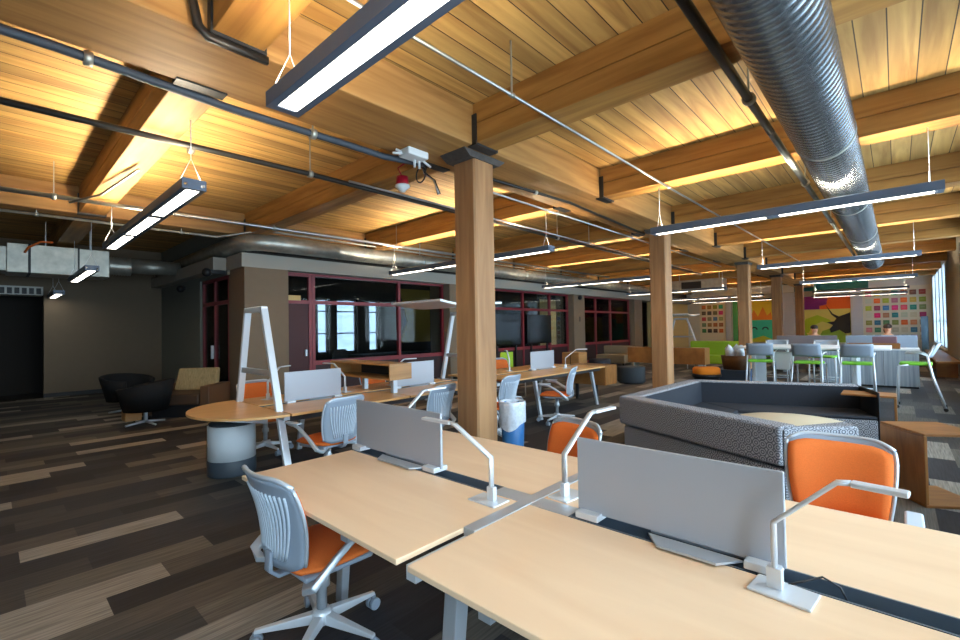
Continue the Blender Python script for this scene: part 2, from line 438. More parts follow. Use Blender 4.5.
PY = [-1.7, 1.13, 3.6, 6.36, 9.3, 12.15, 15.05, 18.0, 20.9, 23.8, 26.7]
place = ['behind the camera', 'over the near workbench', 'at the nearest column', 'just past the nearest column', 'at the second column', 'past the second column', 'at the third column', 'past the third column', 'at the fourth column', 'past the fourth column', 'at the farthest column']
for bay, (x0, x1) in dict(right=(-3.22, XR), left=(-9.45, -3.98), outer=(XW, -9.85)).items():
    for k, y in enumerate(PY):
        if k == 0: continue
        if bay == 'outer' and k > 2: continue
        lab = {'right': 'timber cross beam in the window side bay ', 'left': 'timber cross beam in the middle bay ', 'outer': 'timber cross beam in the dark far left bay '}[bay] + place[k]
        t = thing('cross_beam', lab, 'beam', ((x0+x1)/2, y, 3.46), 0, 'cross beams of the %s bay' % bay)
        l = (x1-x0)/2
        MB().box(-l, l, -.16, .16, 0, .2).build('lower_timber', 'beamX', t, bevel=.008)
        MB().box(-l, l, -.157, .157, .205, ZD-3.46).build('upper_timber', 'beamX', t, bevel=.008)
        for s in (-1, 1):
            if bay == 'right' and s == 1: continue
            g = MB(); g.box(s*l-.012-(.05 if s > 0 else -.0), s*l+.012+(.05 if s < 0 else 0), -.175, -.161, -.02, .3); g.box(s*l-.06, s*l+.06, -.175, .175, -.022, -.001)
            g.box(s*l-.012-(.05 if s > 0 else 0), s*l+.012+(.05 if s < 0 else 0), .161, .175, -.02, .3)
            g.build('steel_hanger', 'darksteel', t)

# ------------------------------------------------------------------ ducts
def duct_profile(L, r, pitch=.12):
    prof = []; n = int(L/pitch)
    for k in range(n):
        y = k*pitch
        prof += [(r, y), (r, y+pitch*.8), (r*1.009, y+pitch*.88), (r*1.009, y+pitch*.94)]
    prof.append((r, L)); return prof
d = thing('spiral_duct', 'large silver spiral air duct running under the window side beams', 'duct', (-.44, 0, 3.22))
m = MB(); m.lathe([(.225, -2.9)] + [(r, y-2.6) for r, y in duct_profile(19.2, .225, .075)], (0, 0, 0), 40, 'y'); m.build('duct_body', 'ductsteel', d)
m = MB(); m.lathe([(.232, 16.6), (.232, 16.7), (.2, 16.72), (.2, 16.75)], (0, 0, 0), 40, 'y'); m.build('end_cap', 'galv', d)
for y in (2.2, 5.1, 8.0, 10.9, 13.8):
    m = MB(); m.lathe([(.231, y), (.231, y+.03)], (0, 0, 0), 32, 'y'); m.box(-.012, .012, y, y+.02, .225, ZD-3.22); m.build('hanger_strap', 'galvdull', d)
d = thing('wall_duct', 'silver round duct running along the left bulkhead with an elbow', 'duct', (-9.2, 3.2, 3.31))
m = MB(); pts = [(-6.39, .2, -.03), (-1.2, .2, -.0), (-.55, .2, 0)] + [(-.5+.5*math.sin(a), .7-.5*math.cos(a), 0) for a in [PI/8*k for k in range(1, 4)]] + [(0, .75, 0), (0, 2, 0)]
m.tube(pts, .17, 20); m.build('elbow_run', 'galvdull', d, smooth=True)
m = MB(); m.lathe([(.172, 2.0)] + [(r, y+2.0) for r, y in duct_profile(20, .17, .16)], (0, 0, 0), 24, 'y'); m.build('straight_run', 'galvdull', d)
for y in (4.5, 9, 13.5):
    m = MB(); m.lathe([(.18, y), (.18, y+.05)], (0, 0, 0), 24, 'y'); m.box(-.01, .01, y, y+.02, .17, ZD-3.31); m.build('collar', 'galv', d)
d = thing('duct_box', 'rectangular galvanised duct box with flexible collar at far left', 'duct', (-13.2, 1.0, 2.8))
m = MB().box(-.45, .4, -.75, .83, 0, .58); m.build('box', 'galvdull', d, bevel=.01)
m = MB(); m.box(-.46, .41, -.45, -.41, -.01, .59).box(-.46, .41, .3, .33, -.01, .59); m.build('flange', 'darksteel', d)
m = MB(); m.box(-.3, .42, -2.6, -.75, .02, .5); m.build('intake', 'galvdull', d, bevel=.01)
m = MB(); prof = []
for k in range(9): prof += [(.19, .83+k*.05), (.215, .855+k*.05)]
m.lathe(prof, (.05, 0, .3), 20, 'y'); m.build('flexible_collar', 'galvdull', d)
m = MB(); m.lathe([(.17, 1.27), (.17, 2.24)], (.05, 0, .33), 20, 'y'); m.build('round_outlet', 'galvdull', d)
for y in (-.2, .5):
    m = MB(); m.box(.3, .32, y, y+.02, .58, ZD-2.8); m.build('hanger_rod', 'galv', d)
d = thing('return_grille', 'white slotted air grille box below the far left duct', 'vent', (-15.2, 0, 2.5))
m = MB().box(-.4, .25, -.8, .9, 0, .2); m.build('body', 'wallwhite', d)
m = MB()
for k in range(14): m.box(.25, .27, -.78+.12*k, -.7+.12*k, .02, .16)
m.build('slats', 'black', d)
d = thing('far_duct_unit', 'galvanised duct unit hung past the third column', 'duct', (-6.2, 20.6, 2.95))
m = MB().box(-1.0, 1.0, -.3, .4, 0, .5); m.build('box', 'galvdull', d, bevel=.01)
m = MB(); m.box(-.6, .2, -.32, -.3, .08, .42); m.build('grille', 'black', d)
for x in (-.8, .8): MB().box(x, x+.03, 0, .03, .5, ZD-2.95).build('hanger_rod', 'galv', d)

# ------------------------------------------------------------------ pipes and conduits
def pipe(name, label, pts, r, mt, hang=(), hr=.02, gh=None, top=ZD):
    t = thing(name, label, 'pipe' if 'pipe' in name else 'conduit', pts[0])
    m = MB(); m.tube([Vector(p)-Vector(pts[0]) for p in pts], r, 10); m.build('run', mt, t, smooth=True)
    for (x, y, z) in hang:
        g = MB(); g.lathe([(r*1.5, y-.025), (r*1.5, y+.025)], (x, 0, z), 12, 'y'); g.box(x-.006, x+.006, y-.006, y+.006, z+r, top)
        g.build('hanger', 'galvdull', t, world=True)
    return t
pipe('sprinkler_pipe', 'black sprinkler pipe running left of the big spiral duct', [(-.86, -2.9, 3.40), (-.86, 3.2, 3.40), (-.86, 5.2, 3.40)], .034, 'blackpipe', [(-.86, y, 3.40) for y in (1.9, 4.3)])
pipe('sprinkler_pipe', 'pale galvanised sprinkler pipe continuing past the black one', [(-.86, 5.22, 3.40), (-.82, 17, 3.40)], .034, 'galv', [(-.85, 7.4, 3.40), (-.84, 10.5, 3.40)])
pipe('conduit', 'thin steel conduit crossing under the beams right of the nearest column', [(-2.27, .2, 3.43), (-2.27, 6.6, 3.43), (-2.15, 17, 3.43)], .014, 'galv', [(-2.27, 2.9, 3.43), (-2.27, 6.36, 3.43), (-2.22, 9.3, 3.43)])
pipe('conduit', 'thick dark conduit sagging along the left face of the main girder', [(-4.16, -2.8, 3.47), (-4.1, .3, 3.46), (-4.1, 1.4, 3.42), (-4.05, 2.4, 3.41), (-4.03, 2.9, 3.40), (-3.9, 3.35, 3.4)], .033, cmat('3f4650'), [(-4.1, .47, 3.45), (-4.06, 2.1, 3.41)])
pipe('sprinkler_pipe', 'dark sprinkler pipe through the middle bay passing behind the nearest column', [(-5.3, -2.8, 3.4), (-5.1, 2.6, 3.4), (-5.2, 8, 3.4), (-5.3, 18, 3.4)], .03, 'blackpipe', [(-5.25, 1.4, 3.4), (-5.1, 2.6, 3.4), (-5.15, 5.2, 3.4), (-5.2, 8.1, 3.4)])
pipe('conduit', 'pale conduit beside the dark pipe in the middle bay', [(-4.9, 3.0, 3.36), (-5.0, 16, 3.36)], .014, 'galv', [(-4.92, 4.9, 3.36), (-4.96, 9, 3.36)])
pipe('sprinkler_pipe', 'pale galvanised pipe along the far edge of the middle bay', [(-8.35, -2.8, 3.4), (-8.0, 16, 3.4)], .03, 'galv', [(-8.3, .6, 3.4), (-8.23, 3.5, 3.4), (-8.2, 6.2, 3.4)])
pipe('conduit', 'thin grey conduit under the left girder', [(-9.6, -2.8, 3.38), (-9.6, 3.0, 3.38), (-9.0, 3.6, 3.5), (-9.0, 16, 3.5)], .022, 'galvdull', [(-9.6, .5, 3.38), (-9.6, 2.4, 3.38)])
pipe('conduit', 'dark conduit following the underside of the main girder past the nearest column', [(-3.75, 4.2, 3.42), (-3.62, 6, 3.42), (-3.8, 9.2, 3.42)], .02, 'blackpipe', [(-3.68, 5.2, 3.42)], top=3.45)
pipe('conduit', 'pale conduit along the left edge of the main girder past the nearest column', [(-4.06, 4.2, 3.4), (-4.12, 16, 3.4)], .016, 'galv', [(-4.08, 6.4, 3.4), (-4.1, 9.3, 3.4)])
m = MB(); m.tube([(-8.2, .75, 3.33), (-7.6, 1.0, 3.36), (-6.3, 1.16, 3.4)], .016, 8)
tag(m.build('conduit', 'galv'), 'short slanting pale conduit under the near middle bay beam', 'conduit')
m = MB(); m.tube([(-3.18, .82, 3.87), (-3.18, .86, 3.6), (-3.18, .89, 3.46), (-3.18, .95, 3.41), (-3.18, 1.32, 3.41)], .024, flat=(.05, .03))
tag(m.build('conduit', 'blackpipe', smooth=True), 'black bent conduit against the girder at the upper left', 'conduit')
m = MB(); m.tube([(-12.78, .5, 3.2), (-12.7, .55, 3.3), (-12.6, .72, 3.42), (-12.55, .9, 3.42)], .02, 8)
tag(m.build('cable', cmat('d8641e'), smooth=True), 'orange flexible cable looping up from the far left duct box', 'cable')
# access point with aerials, alarm strobe, cables on the nearest column
t = thing('wireless_access_point', 'white wireless access point with stubby aerials on the main girder', 'router', (-3.78, 3.12, 3.40))
MB().box(-.1, .08, -.15, .13, -.03, .05).build('body', 'whitepl', t, bevel=.015)
for y, dz, dy in ((-.15, -.02, -.1), (-.12, .03, -.09), (.02, -.1, .02), (.08, -.1, .03), (.13, -.04, .14)):
    MB().tube([(-.03, y, dz*.2), (-.06, y+dy, dz)], .014, 8).build('aerial', 'whitepl', t)
t = thing('alarm_strobe', 'red and white fire alarm strobe hanging beside the nearest column', 'alarm', (-4.3, 3.35, 3.25))
m = MB(); m.lathe([(.02, .1), (.07, .1), (.075, .02), (.075, 0)]); m.build('red_base', 'redpl', t)
m = MB(); m.lathe([(.085, 0), (.09, -.02), (.05, -.05), (.03, -.08), (.005, -.085)]); m.build('lens', 'whitepl', t)
MB().tube([(0, 0, .1), (-.02, -.05, .2), (.1, 0, .26), (.3, .1, .3)], .008, 8).build('red_cable', 'redpl', t)
t = thing('cable_bundle', 'tangle of loose grey cables and a coil beside the column cap', 'cable', (-3.9, 3.45, 3.37))
for k in range(5):
    a = random.uniform(-.03, .03)
    MB().tube([(-.05+a, -.12+.03*k, .08), (-.1+a, 0, -.02), (0, .06+a, -.12), (.06+.01*k, .05, -.3)], .006, 6).build('cable', 'galv' if k % 2 else 'blackpipe', t)
m = MB(); m.tube([(-.12+.08*math.cos(a), -.05, -.05+.09*math.sin(a)) for a in [k*PI/8 for k in range(17)]], .009, 6); m.build('coil', 'blackpipe', t)

# ------------------------------------------------------------------ pendant lights
def pendant(x0, x1, y, n, label, z=2.8, up=True, w=.19):
    t = thing('pendant_light', label, 'light', ((x0+x1)/2, y, z), 0, 'linear pendant lights')
    L = (x1-x0)/2; h = w/2
    m = MB()
    for s in (-1, 1):
        m.prismX([(s*h, 0), (s*h, .085), (s*(h-.014), .095), (s*(h-.014), .03), (s*(h-.042), .024), (s*(h-.042), 0)], -L, L)
    m.box(-L+.001, L-.001, -h+.043, h-.043, .022, .05)
    for s in (-1, 1): m.box(min(s*L, s*L-s*.05), max(s*L, s*L-s*.05), -h+.043, h-.043, .001, .0215); m.box(min(s*L, s*L-s*.015), max(s*L, s*L-s*.015), -h+.0145, h-.0145, .0505, .09)
    step = 2*L/n
    for k in range(1, n): m.box(-L+k*step-.069, -L+k*step+.069, -h+.043, h-.043, -.001, .0215)
    m.build('housing', 'fixture', t)
    for k in range(n):
        a, b = -L+k*step+.07, -L+(k+1)*step-.07
        MB().box(a, b, -h+.044, h-.044, -.001, .0175).build('lens', 'lens', t)
        if up: MB().box(a, b, -h+.05, h-.05, .0505, .054).build('upper_lens', 'uplens', t)
    for x in (-L+.1, L-.1):
        g = MB(); g.tube([(x, 0, .3), (x, 0, (3.455 if abs(y-min(PY, key=lambda p: abs(p-y))) < .16 else ZD)-z)], .004, 6); g.tube([(x, -h+.008, .09), (x, 0, .3)], .003, 6); g.tube([(x, h-.008, .09), (x, 0, .3)], .003, 6)
        g.build('cable', 'whitepl', t)
    return t
pendant(-2.6, .42, 1.16, 2, 'large near pendant light at the top of the view above the workbench')
pendant(-8.6, -4.55, 1.24, 3, 'pendant light with three lit panels left of the near girder')
pendant(-12.4, -10.0, 1.2, 2, 'small looking pendant light in front of the far left duct box', 2.62, False)
pendant(-15.5, -13.95, 1.1, 1, 'most distant left pendant light beside the white grille', 2.47, False)
pendant(-2.5, .38, 6.36, 2, 'long pendant light on the right, nearest under the spiral duct')
pendant(-8.6, -4.2, 6.36, 3, 'long pendant light passing behind the nearest column')
pendant(-2.36, .39, 12.2, 2, 'second pendant light under the spiral duct')
pendant(-8.4, -4.4, 12.2, 3, 'pendant light over the far bench behind the nearest column')
pendant(-2.3, .48, 18.0, 2, 'third pendant light under the spiral duct')
pendant(-8.2, -4.5, 18.0, 3, 'pendant light left of the third column')
pendant(-11.9, -10.6, 19.0, 1, 'nearer pendant light inside the warm lit room beyond the third pier', 2.6, False, .5)
pendant(-11.9, -10.6, 20.6, 1, 'farther pendant light added to brighten the warm lit room beyond the third pier', 2.6, False, .5)  # extra lamp added to make the room read brighter
pendant(-2.6, .4, 23.8, 2, 'added pendant light before the picture tiles by the windows')  # this row and the next are added to brighten the far wall
pendant(-8.6, -4.4, 23.8, 3, 'added pendant light beyond the distant duct unit')
pendant(-3.1, .4, 28.0, 2, 'most distant pendant light, added to brighten the picture tiles')  # added close to the wall to light tiles and mural
pendant(-8.8, -4.6, 28.0, 3, 'most distant pendant light, added to brighten the yellow and teal mural')

# ------------------------------------------------------------------ near workbench (four desks)
X0, XA, XB, X1 = -2.69, -1.29, -1.23, .22
Y0, YT0, YT1, Y1 = .955, 1.645, 1.745, 2.43
t = thing('workbench', 'large four seat pale wood workbench nearest the camera', 'desk', (-1.24, 1.69, 0))
for a, b in ((X0, XA), (XB, X1)):
    for c, e in ((Y0, YT0), (YT1, Y1)):
        m = MB(); m.box(a, b, c, e, .709, .73)
        m.build('desktop', 'desk', t, world=True, bevel=.003)
for a, b in ((X0, -1.46), (-1.03, X1)):
    m = MB(); m.box(a, b, YT0, YT0+.006, .66, .732).box(a, b, YT1-.006, YT1, .66, .732).box(a, b, YT0+.006, YT1-.006, .655, .661).box(b-.006 if a == X0 else a, b if a == X0 else a+.006, YT0, YT1, .66, .732)
    m.build('cable_trough', cmat('53606d', .45), t, world=True)
MB().box(-1.46, -1.03, YT0, YT1, .715, .7325).build('trough_cover', 'alu', t, world=True, bevel=.002)
MB().box(XA, XB, Y0+.33, Y1, .70, .734).build('spine', 'alu', t, world=True, bevel=.002)
MB().box(XA+.005, XB-.005, Y0+.04, Y0+.36, .65, .70).build('cross_rail', 'alulight', t, world=True)
for x in (X0+.25, X0+.9, XB+.25, X1-.3):
    MB().box(x, x+.05, Y0+.08, Y1-.08, .62, .654).build('support_rail', 'alu', t, world=True)
for x, s in ((X0+.35, 1), (XB+.12, -1), (X1-.12, 1)):
    for y, yb in ((Y0+(.45 if x < -2 else .12), Y0+(.40 if x < -2 else .04)), (Y1-.12, Y1-.04)):
        MB().loft([(x-.03, yb-.022, 0), (x+.03, yb-.022, 0), (x+.03, yb+.022, 0), (x-.03, yb+.022, 0)], [(x-.03, y-.03, .68), (x+.03, y-.03, .68), (x+.03, y+.03, .68), (x-.03, y+.03, .68)]).build('leg', 'alu', t, world=True, bevel=.004)
for x in (X0, X1-.012): pass

def screen(loc, rotz, L, h, label, group='desk divider screens'):
    t = thing('divider_screen', label, 'screen', loc, rotz, group)
    MB().box(-L/2, L/2, -.008, .008, .02, h).build('panel', 'screen', t, bevel=.004)
    for s in (-1, 1):
        MB().box(s*(L/2-.06)-.05, s*(L/2-.06)+.05, -.05, .05, .003, .03).build('clamp', 'alulight', t, bevel=.004)
    m = MB()
    for s in (-1, 1): m._hull([(-L/2+.3, s*.012, .004), (L/2-.12, s*.012, .004), (L/2-.18, s*.09, .004), (-L/2+.36, s*.09, .004)], [(-L/2+.3, s*.012, .012), (L/2-.12, s*.012, .012), (L/2-.18, s*.09, .012), (-L/2+.36, s*.09, .012)])
    m.build('pen_ledge', 'alu', t)
    return t
screen((-2.28, 1.695, .733), 0, .84, .325, 'dark looking grey divider screen on the left half of the near workbench', 'workbench screens')
screen((-.64, 1.695, .733), 0, .735, .322, 'grey divider screen on the right half of the near workbench', 'workbench screens')

def lamp(loc, rotz, label, cable=True, arm=(.21, .16), head=.18):
    t = thing('desk_lamp', label, 'lamp', loc, rotz, 'slim silver desk lamps')
    MB().box(-.06, .1, -.055, .055, 0, .008).build('base', 'alulight', t, bevel=.003)
    MB().box(-.02, .02, -.012, .012, .008, .07).build('post', 'alulight', t, bevel=.002)
    ax, az = arm
    m = MB(); m.tube([(0, 0, .07), (0, 0, .2), (ax, 0, .2+az), (ax+.03, 0, .205+az)], .01, flat=(.024, .011), up=(1, 0, 0)); m.build('arm', 'alulight', t)
    MB().box(ax+.03, ax+.03+head, -.018, .018, .197+az, .211+az).build('lamp_head', 'alulight', t, bevel=.004)
    if cable:
        m = MB(); m.tube([(.02, .05, .006), (.05, .09, .012), (.09, .12, .03), (.13, .13, .012), (.15, .13, -.03)], .003, 6); m.build('cable', 'black', t)
    return t
lamp((-.285, 1.583, .7305), math.radians(-6), 'silver desk lamp on the near right desk, right of the grey screen', True, (.155, .155), .115)
o = lamp((-1.38, 1.56, .73), PI, 'silver desk lamp on the near left desk beside the trough', False, (.23, .12), .21)
lamp((-1.155, 1.82, .73), math.radians(84), 'silver desk lamp on the far right desk, behind the trough cover', False)
lamp((-2.46, 1.86, .73), PI/2, 'silver desk lamp half hidden behind the left grey screen', False)

# ------------------------------------------------------------------ task chair
def make_chair(label):
    t = thing('task_chair', label, 'chair', (0, 0, 0), 0, 'orange and grey task chairs')
    # seat cushion
    def sect(y, w, z, th):
        return [(w*math.cos(a)*(1 if abs(math.cos(a)) < .8 else .98), y, z+th*math.sin(a)) for a in [2*PI*k/16 for k in range(16)]]
    m = MB(); m.rings([sect(-.215, .10, .455, .012), sect(-.2, .19, .455, .026), sect(-.1, .235, .452, .032), (sect(.08, .245, .455, .034)), sect(.2, .225, .452, .032), sect(.245, .17, .44, .024), sect(.26, .1, .435, .01)])
    m.build('seat', 'orange', t, smooth=True)
    m = MB(); m.prism([(-.2, -.19), (.2, -.19), (.22, .15), (.12, .22), (-.12, .22), (-.22, .15)], .41, .435); m.build('seat_pan', 'shell', t, bevel=.01)
    # backrest: curved shell with fanning ribs
    def pt(s, v, off=0):
        z = .46 + .425*v
        w = .198 + .04*math.sin(min(1, v*1.15)*PI/2) - .012*max(0, v-.8)*5
        y = -.235 + .03*math.sin(v*PI) - .085*v + .05*s*s - off
        return Vector((s*w, y, z))
    NU, NV = 14, 14
    def rowv(v):   # rounded top and bottom corners
        return [2*k/NU-1 for k in range(NU+1)]
    def cv(s, v):  # corner rounding
        lift = .085*max(0, abs(s)-.6)**2/.16
        return v*(1-lift*1.0) + (1-v)*lift*.9
    def sheet(m, off, th):
        A = [[m.bm.verts.new(pt(s, cv(s, k/NV), off)) for s in rowv(0)] for k in range(NV+1)]
        B = [[m.bm.verts.new(pt(s, cv(s, k/NV), off+th)) for s in rowv(0)] for k in range(NV+1)]
        for k in range(NV):
            for i in range(NU):
                for G in (A, B):
                    f = m.bm.faces.new((G[k][i], G[k][i+1], G[k+1][i+1], G[k+1][i])); f.material_index = m.mi; f.smooth = True
        for k in range(NV):
            for i in (0, NU):
                f = m.bm.faces.new((A[k][i], A[k+1][i], B[k+1][i], B[k][i])); f.material_index = m.mi
        for i in range(NU):
            for k in (0, NV):
                f = m.bm.faces.new((A[k][i], A[k][i+1], B[k][i+1], B[k][i])); f.material_index = m.mi
    m = MB(); sheet(m, 0, .014)
    m.mi = 1
    for i in range(13):
        s0 = -.78 + 1.56*i/12
        pts = []
        for k in range(9):
            v = .10 + .72*k/8; s = s0*(.66 + .34*min(1, v*1.2))
            pts.append(pt(s, v, .017))
        m.tube(pts, .0065, 5)
    m.build('backrest', ['shell', 'rib'], t)
    m = MB()
    NVp, NUp = 10, 12
    A = []
    for k in range(NVp+1):
        v = .06+.88*k/NVp; A.append([m.bm.verts.new(pt(.955*(2*i/NUp-1), cv(.955*(2*i/NUp-1), v), -.008 - (.012 if 0 < k < NVp and 0 < i < NUp else 0))) for i in range(NUp+1)])
    for k in range(NVp):
        for i in range(NUp):
            f = m.bm.faces.new((A[k][i], A[k][i+1], A[k+1][i+1], A[k+1][i])); f.smooth = True
    # close the pad against the shell
    o = m.build('back_pad', 'orange', t); sd = o.modifiers.new('thick', 'SOLIDIFY'); sd.thickness = .012; sd.offset = 0
    m = MB(); pts = [pt(2*k/20-1, cv(2*k/20-1, 1.0), .007) for k in range(21)]; m.tube([p + Vector((0, 0, .004)) for p in pts], .011, 8)
    for s in (-1, 1): m.tube([pt(s, cv(s, k/12), .007) for k in range(13)], .009, 8)
    m.build('back_rim', 'armgrey', t, smooth=True)
    # arms
    for s in (-1, 1):
        m = MB(); m.tube([(s*.12, -.12, .405), (s*.235, -.2, .40), (s*.285, -.2, .43), (s*.29, -.09, .52), (s*.29, .06, .61), (s*.29, .14, .628), (s*.288, .2, .628)], .018, flat=(.05, .026), up=(0, 0, 1))
        m.build('arm', 'armgrey', t, bevel=.006)
        MB().box(s*.29-.032, s*.29+.032, .04, .24, .636, .654).build('armrest', 'rib', t, bevel=.009)
    m = MB(); m.tube([(0, -.1, .402), (0, -.225, .405), (0, -.262, .44), (0, -.258, .53)], .02, flat=(.018, .05), up=(1, 0, 0))
    m.build('back_support', 'shell', t, bevel=.005)
    m = MB(); m.lathe([(.025, .12), (.025, .25), (.04, .26), (.04, .3), (.03, .31), (.03, .38), (.09, .405), (.09, .412)], (0, 0, 0), 16); m.build('gas_column', 'alu', t)
    m = MB(); m.lathe([(.05, .085), (.05, .135), (.035, .15)], (0, 0, 0), 16); m.build('base_hub', 'alulight', t)
    for k in range(5):
        a = math.radians(72*k+18); c, s_ = math.cos(a), math.sin(a)
        def P(r, w, z): return (c*r - s_*w, s_*r + c*w, z)
        m = MB(); m.loft([P(.03, -.026, .085), P(.03, .026, .085), P(.03, .022, .135), P(.03, -.022, .135)], [P(.31, -.014, .075), P(.31, .014, .075), P(.31, .012, .092), P(.31, -.012, .092)])
        lg = m.build('base_leg', 'alulight', t, bevel=.004)
        m = MB()
        for w in (-.016, .016):
            ctr = Vector(P(.305, w, .032)); u = Vector((c, s_, 0)); ax = Vector((-s_, c, 0))
            m.rings([[ctr + ax*d + (u*math.cos(q) + Vector((0, 0, 1))*math.sin(q))*rr for q in [2*PI*j/16 for j in range(16)]] for d, rr in ((-.012, .026), (-.009, .031), (.009, .031), (.012, .026))])
        m.box(c*.305-.01, c*.305+.01, s_*.305-.01, s_*.305+.01, .045, .078)
        m.build('caster', 'shell', lg)
    return t
ch = make_chair('grey backed orange task chair at the front left corner of the near workbench')
ch.location = (-2.14, 1.13, 0); ch.rotation_euler.z = math.radians(2)
CH = [
    ((-1.68, 2.42, 0), math.radians(162), 'orange task chair facing the camera at the far middle of the near workbench'),
    ((-.255, 2.9, 0), math.radians(180), 'orange task chair facing the camera at the far right of the near workbench'),
    ((-4.2, 2.3, 0), math.radians(100), 'task chair with its grey back to us, at the nearest seat of the long bench'),
    ((-4.1, 3.5, 0), math.radians(100), 'task chair with its grey back to us, second along the long bench before the column'),
    ((-4.1, 4.75, 0), math.radians(98), 'task chair with grey back partly hidden behind the blue waste bin'),
    ((-4.05, 6.2, 0), math.radians(113), 'task chair seen from its side at the far end of the long bench'),
    ((-5.95, 2.4, 0), math.radians(-85), 'orange fronted task chair across the long bench behind the ladder frame'),
    ((-5.95, 7.3, 0), math.radians(-95), 'orange fronted task chair across the long bench right of the nearest column'),
    ((-6.0, 4.2, 0), math.radians(-90), 'task chair across the long bench under the white canopy'),
]
for l, r, lab in CH: dup(ch, l, r, lab)

# ------------------------------------------------------------------ waste bin
t = thing('waste_bin', 'blue waste bin with a clear bag liner beside the nearest column', 'bin', (-3.3, 4.12, 0))
m = MB(); m.lathe([(.11, 0), (.12, .02), (.142, .66), (.136, .66), (.115, .03)], seg=28); m.build('tub', 'blue', t, smooth=True)
m = MB()
out = []
for r, z in ((.125, .5), (.13, .66), (.137, .682), (.147, .682), (.151, .64), (.150, .5), (.146, .40)):
    out.append([((r+.006*math.sin(5*a)+.004*math.sin(11*a+z*20))*math.cos(a), (r+.006*math.sin(5*a)+.004*math.sin(11*a+z*20))*math.sin(a), z+(.05*math.sin(2*a+1) if z < .45 else 0)) for a in [2*PI*j/48 for j in range(48)]])
m.rings(out, cap=False); m.build('bag_liner', 'bag', t, smooth=True)

# ------------------------------------------------------------------ long bench (two double desks) with round end
BX0, BX1, BC = -5.79, -4.33, -5.06
def double_bench(y0, y1, label, halfround, shelfbox):
    t = thing('long_bench', label, 'desk', (BC, (y0+y1)/2, 0))
    mid = (y0+y1)/2
    for a, b in ((y0, mid-.01), (mid+.01, y1)):
        MB().box(BC+.07, BX1, a, b, .705, .73).build('desktop', 'deskY', t, world=True, bevel=.003)
        MB().box(BX0, BC-.07, a, b, .705, .73).build('desktop', 'deskY', t, world=True, bevel=.003)
    MB().box(BC-.07, BC+.07, y0, y1, .66, .72).build('cable_trough', cmat('53606d', .45), t, world=True)
    MB().box(BX1-.16, BX1-.1, y0+.02, y1-.02, .64, .704).build('side_rail', 'darksteel', t, world=True)
    MB().box(BX0+.1, BX0+.16, y0+.02, y1-.02, .64, .704).build('side_rail', 'darksteel', t, world=True)
    for y, d in ((y0+.75, -.0), (y1-.3, 0)):
        for x, xb in ((BX1-.16, BX1-.03), (BX0+.16, BX0+.03)):
            MB().loft([(xb-.02, y-.03, 0), (xb+.02, y-.03, 0), (xb+.02, y+.03, 0), (xb-.02, y+.03, 0)], [(x-.03, y-.03, .68), (x+.03, y-.03, .68), (x+.03, y+.03, .68), (x-.03, y+.03, .68)]).build('leg', 'alu', t, world=True, bevel=.004)
    if halfround:
        r = (BX1-BX0)/2; poly = [(BC + r*math.cos(a), y0-.02 - .66*math.sin(a)) for a in [PI*k/28 for k in range(29)]]
        MB().prism(poly, .705, .73).build('round_end_top', 'deskY', t, world=True, bevel=.003)
        m = MB(); m.prismX([(y0-.55, .68), (y0-.02, .57), (y0-.02, .704), (y0-.55, .704)], BC+.18, BC+.21); m.build('bracket', 'alulight', t, world=True)
    if shelfbox:
        m = MB(); a, b = y1+.005, y1+.5
        x0, x1 = BX1-.85, BX1
        m.box(x0, x1, a, b, .705, .73).box(x0, x1, a, b, .34, .365).box(x1-.025, x1, a, b, .366, .704).box(x0, x0+.025, a, b, .366, .704).box(x0+.03, x1-.03, a, a+.02, .366, .704)
        m.build('end_shelf_box', 'walnut', t, world=True)
        for x in (x0+.1, x1-.3): MB().box(x, x+.05, a+.1, a+.15, 0, .34).build('leg', 'darksteel', t, world=True)
    return t
double_bench(2.0, 4.9, 'long pale wood bench with a half round end beyond the near workbench', True, False)
double_bench(5.45, 8.4, 'second length of the long bench, right of the nearest column', False, True)
screen((BC, 2.6, .7205), PI/2, .70, .35, 'nearest pale grey screen along the long bench', 'long bench screens')
screen((BC, 4.1, .7205), PI/2, .74, .35, 'pale grey screen on the long bench just left of the nearest column', 'long bench screens')
screen((BC, 7.27, .7205), PI/2, .78, .35, 'pale grey screen on the long bench right of the nearest column', 'long bench screens')
# raised shelf box across the bench
t = thing('desk_shelf', 'raised oak shelf box bridging the long bench between two screens', 'shelf', (-5.3, 3.5, .73))
m = MB(); m.box(-.72, .70, -.15, .19, .35, .37).box(-.72, .70, -.15, .19, .17, .19).box(.68, .70, -.15, .19, .191, .349).box(-.72, -.70, -.15, .19, .191, .349).box(-.69, .67, .17, .188, .191, .349)
m.build('box', 'box', t)
MB().box(-.4, .45, .155, .168, .195, .345).build('back_panel', 'walldark', t)
for x in (-.1, .55): MB().box(x, x+.06, -.03, .03, 0, .17).build('post', 'alu', t)
# bench lamps
lamp((-5.3, 3.15, .73), math.radians(190), 'slim lamp on the long bench in front of the raised oak shelf', False)
lamp((-5.4, 3.95, .73), math.radians(80), 'slim lamp on the long bench behind the raised oak shelf', False)
lamp((-5.3, 6.55, .73), math.radians(140), 'slim lamp on the long bench just right of the nearest column', False)
lamp((-4.75, 7.6, .73), math.radians(40), 'slim lamp near the far end of the long bench', False)
lamp((-5.5, 2.25, .73), math.radians(120), 'slim lamp behind the ladder frame on the long bench', False)

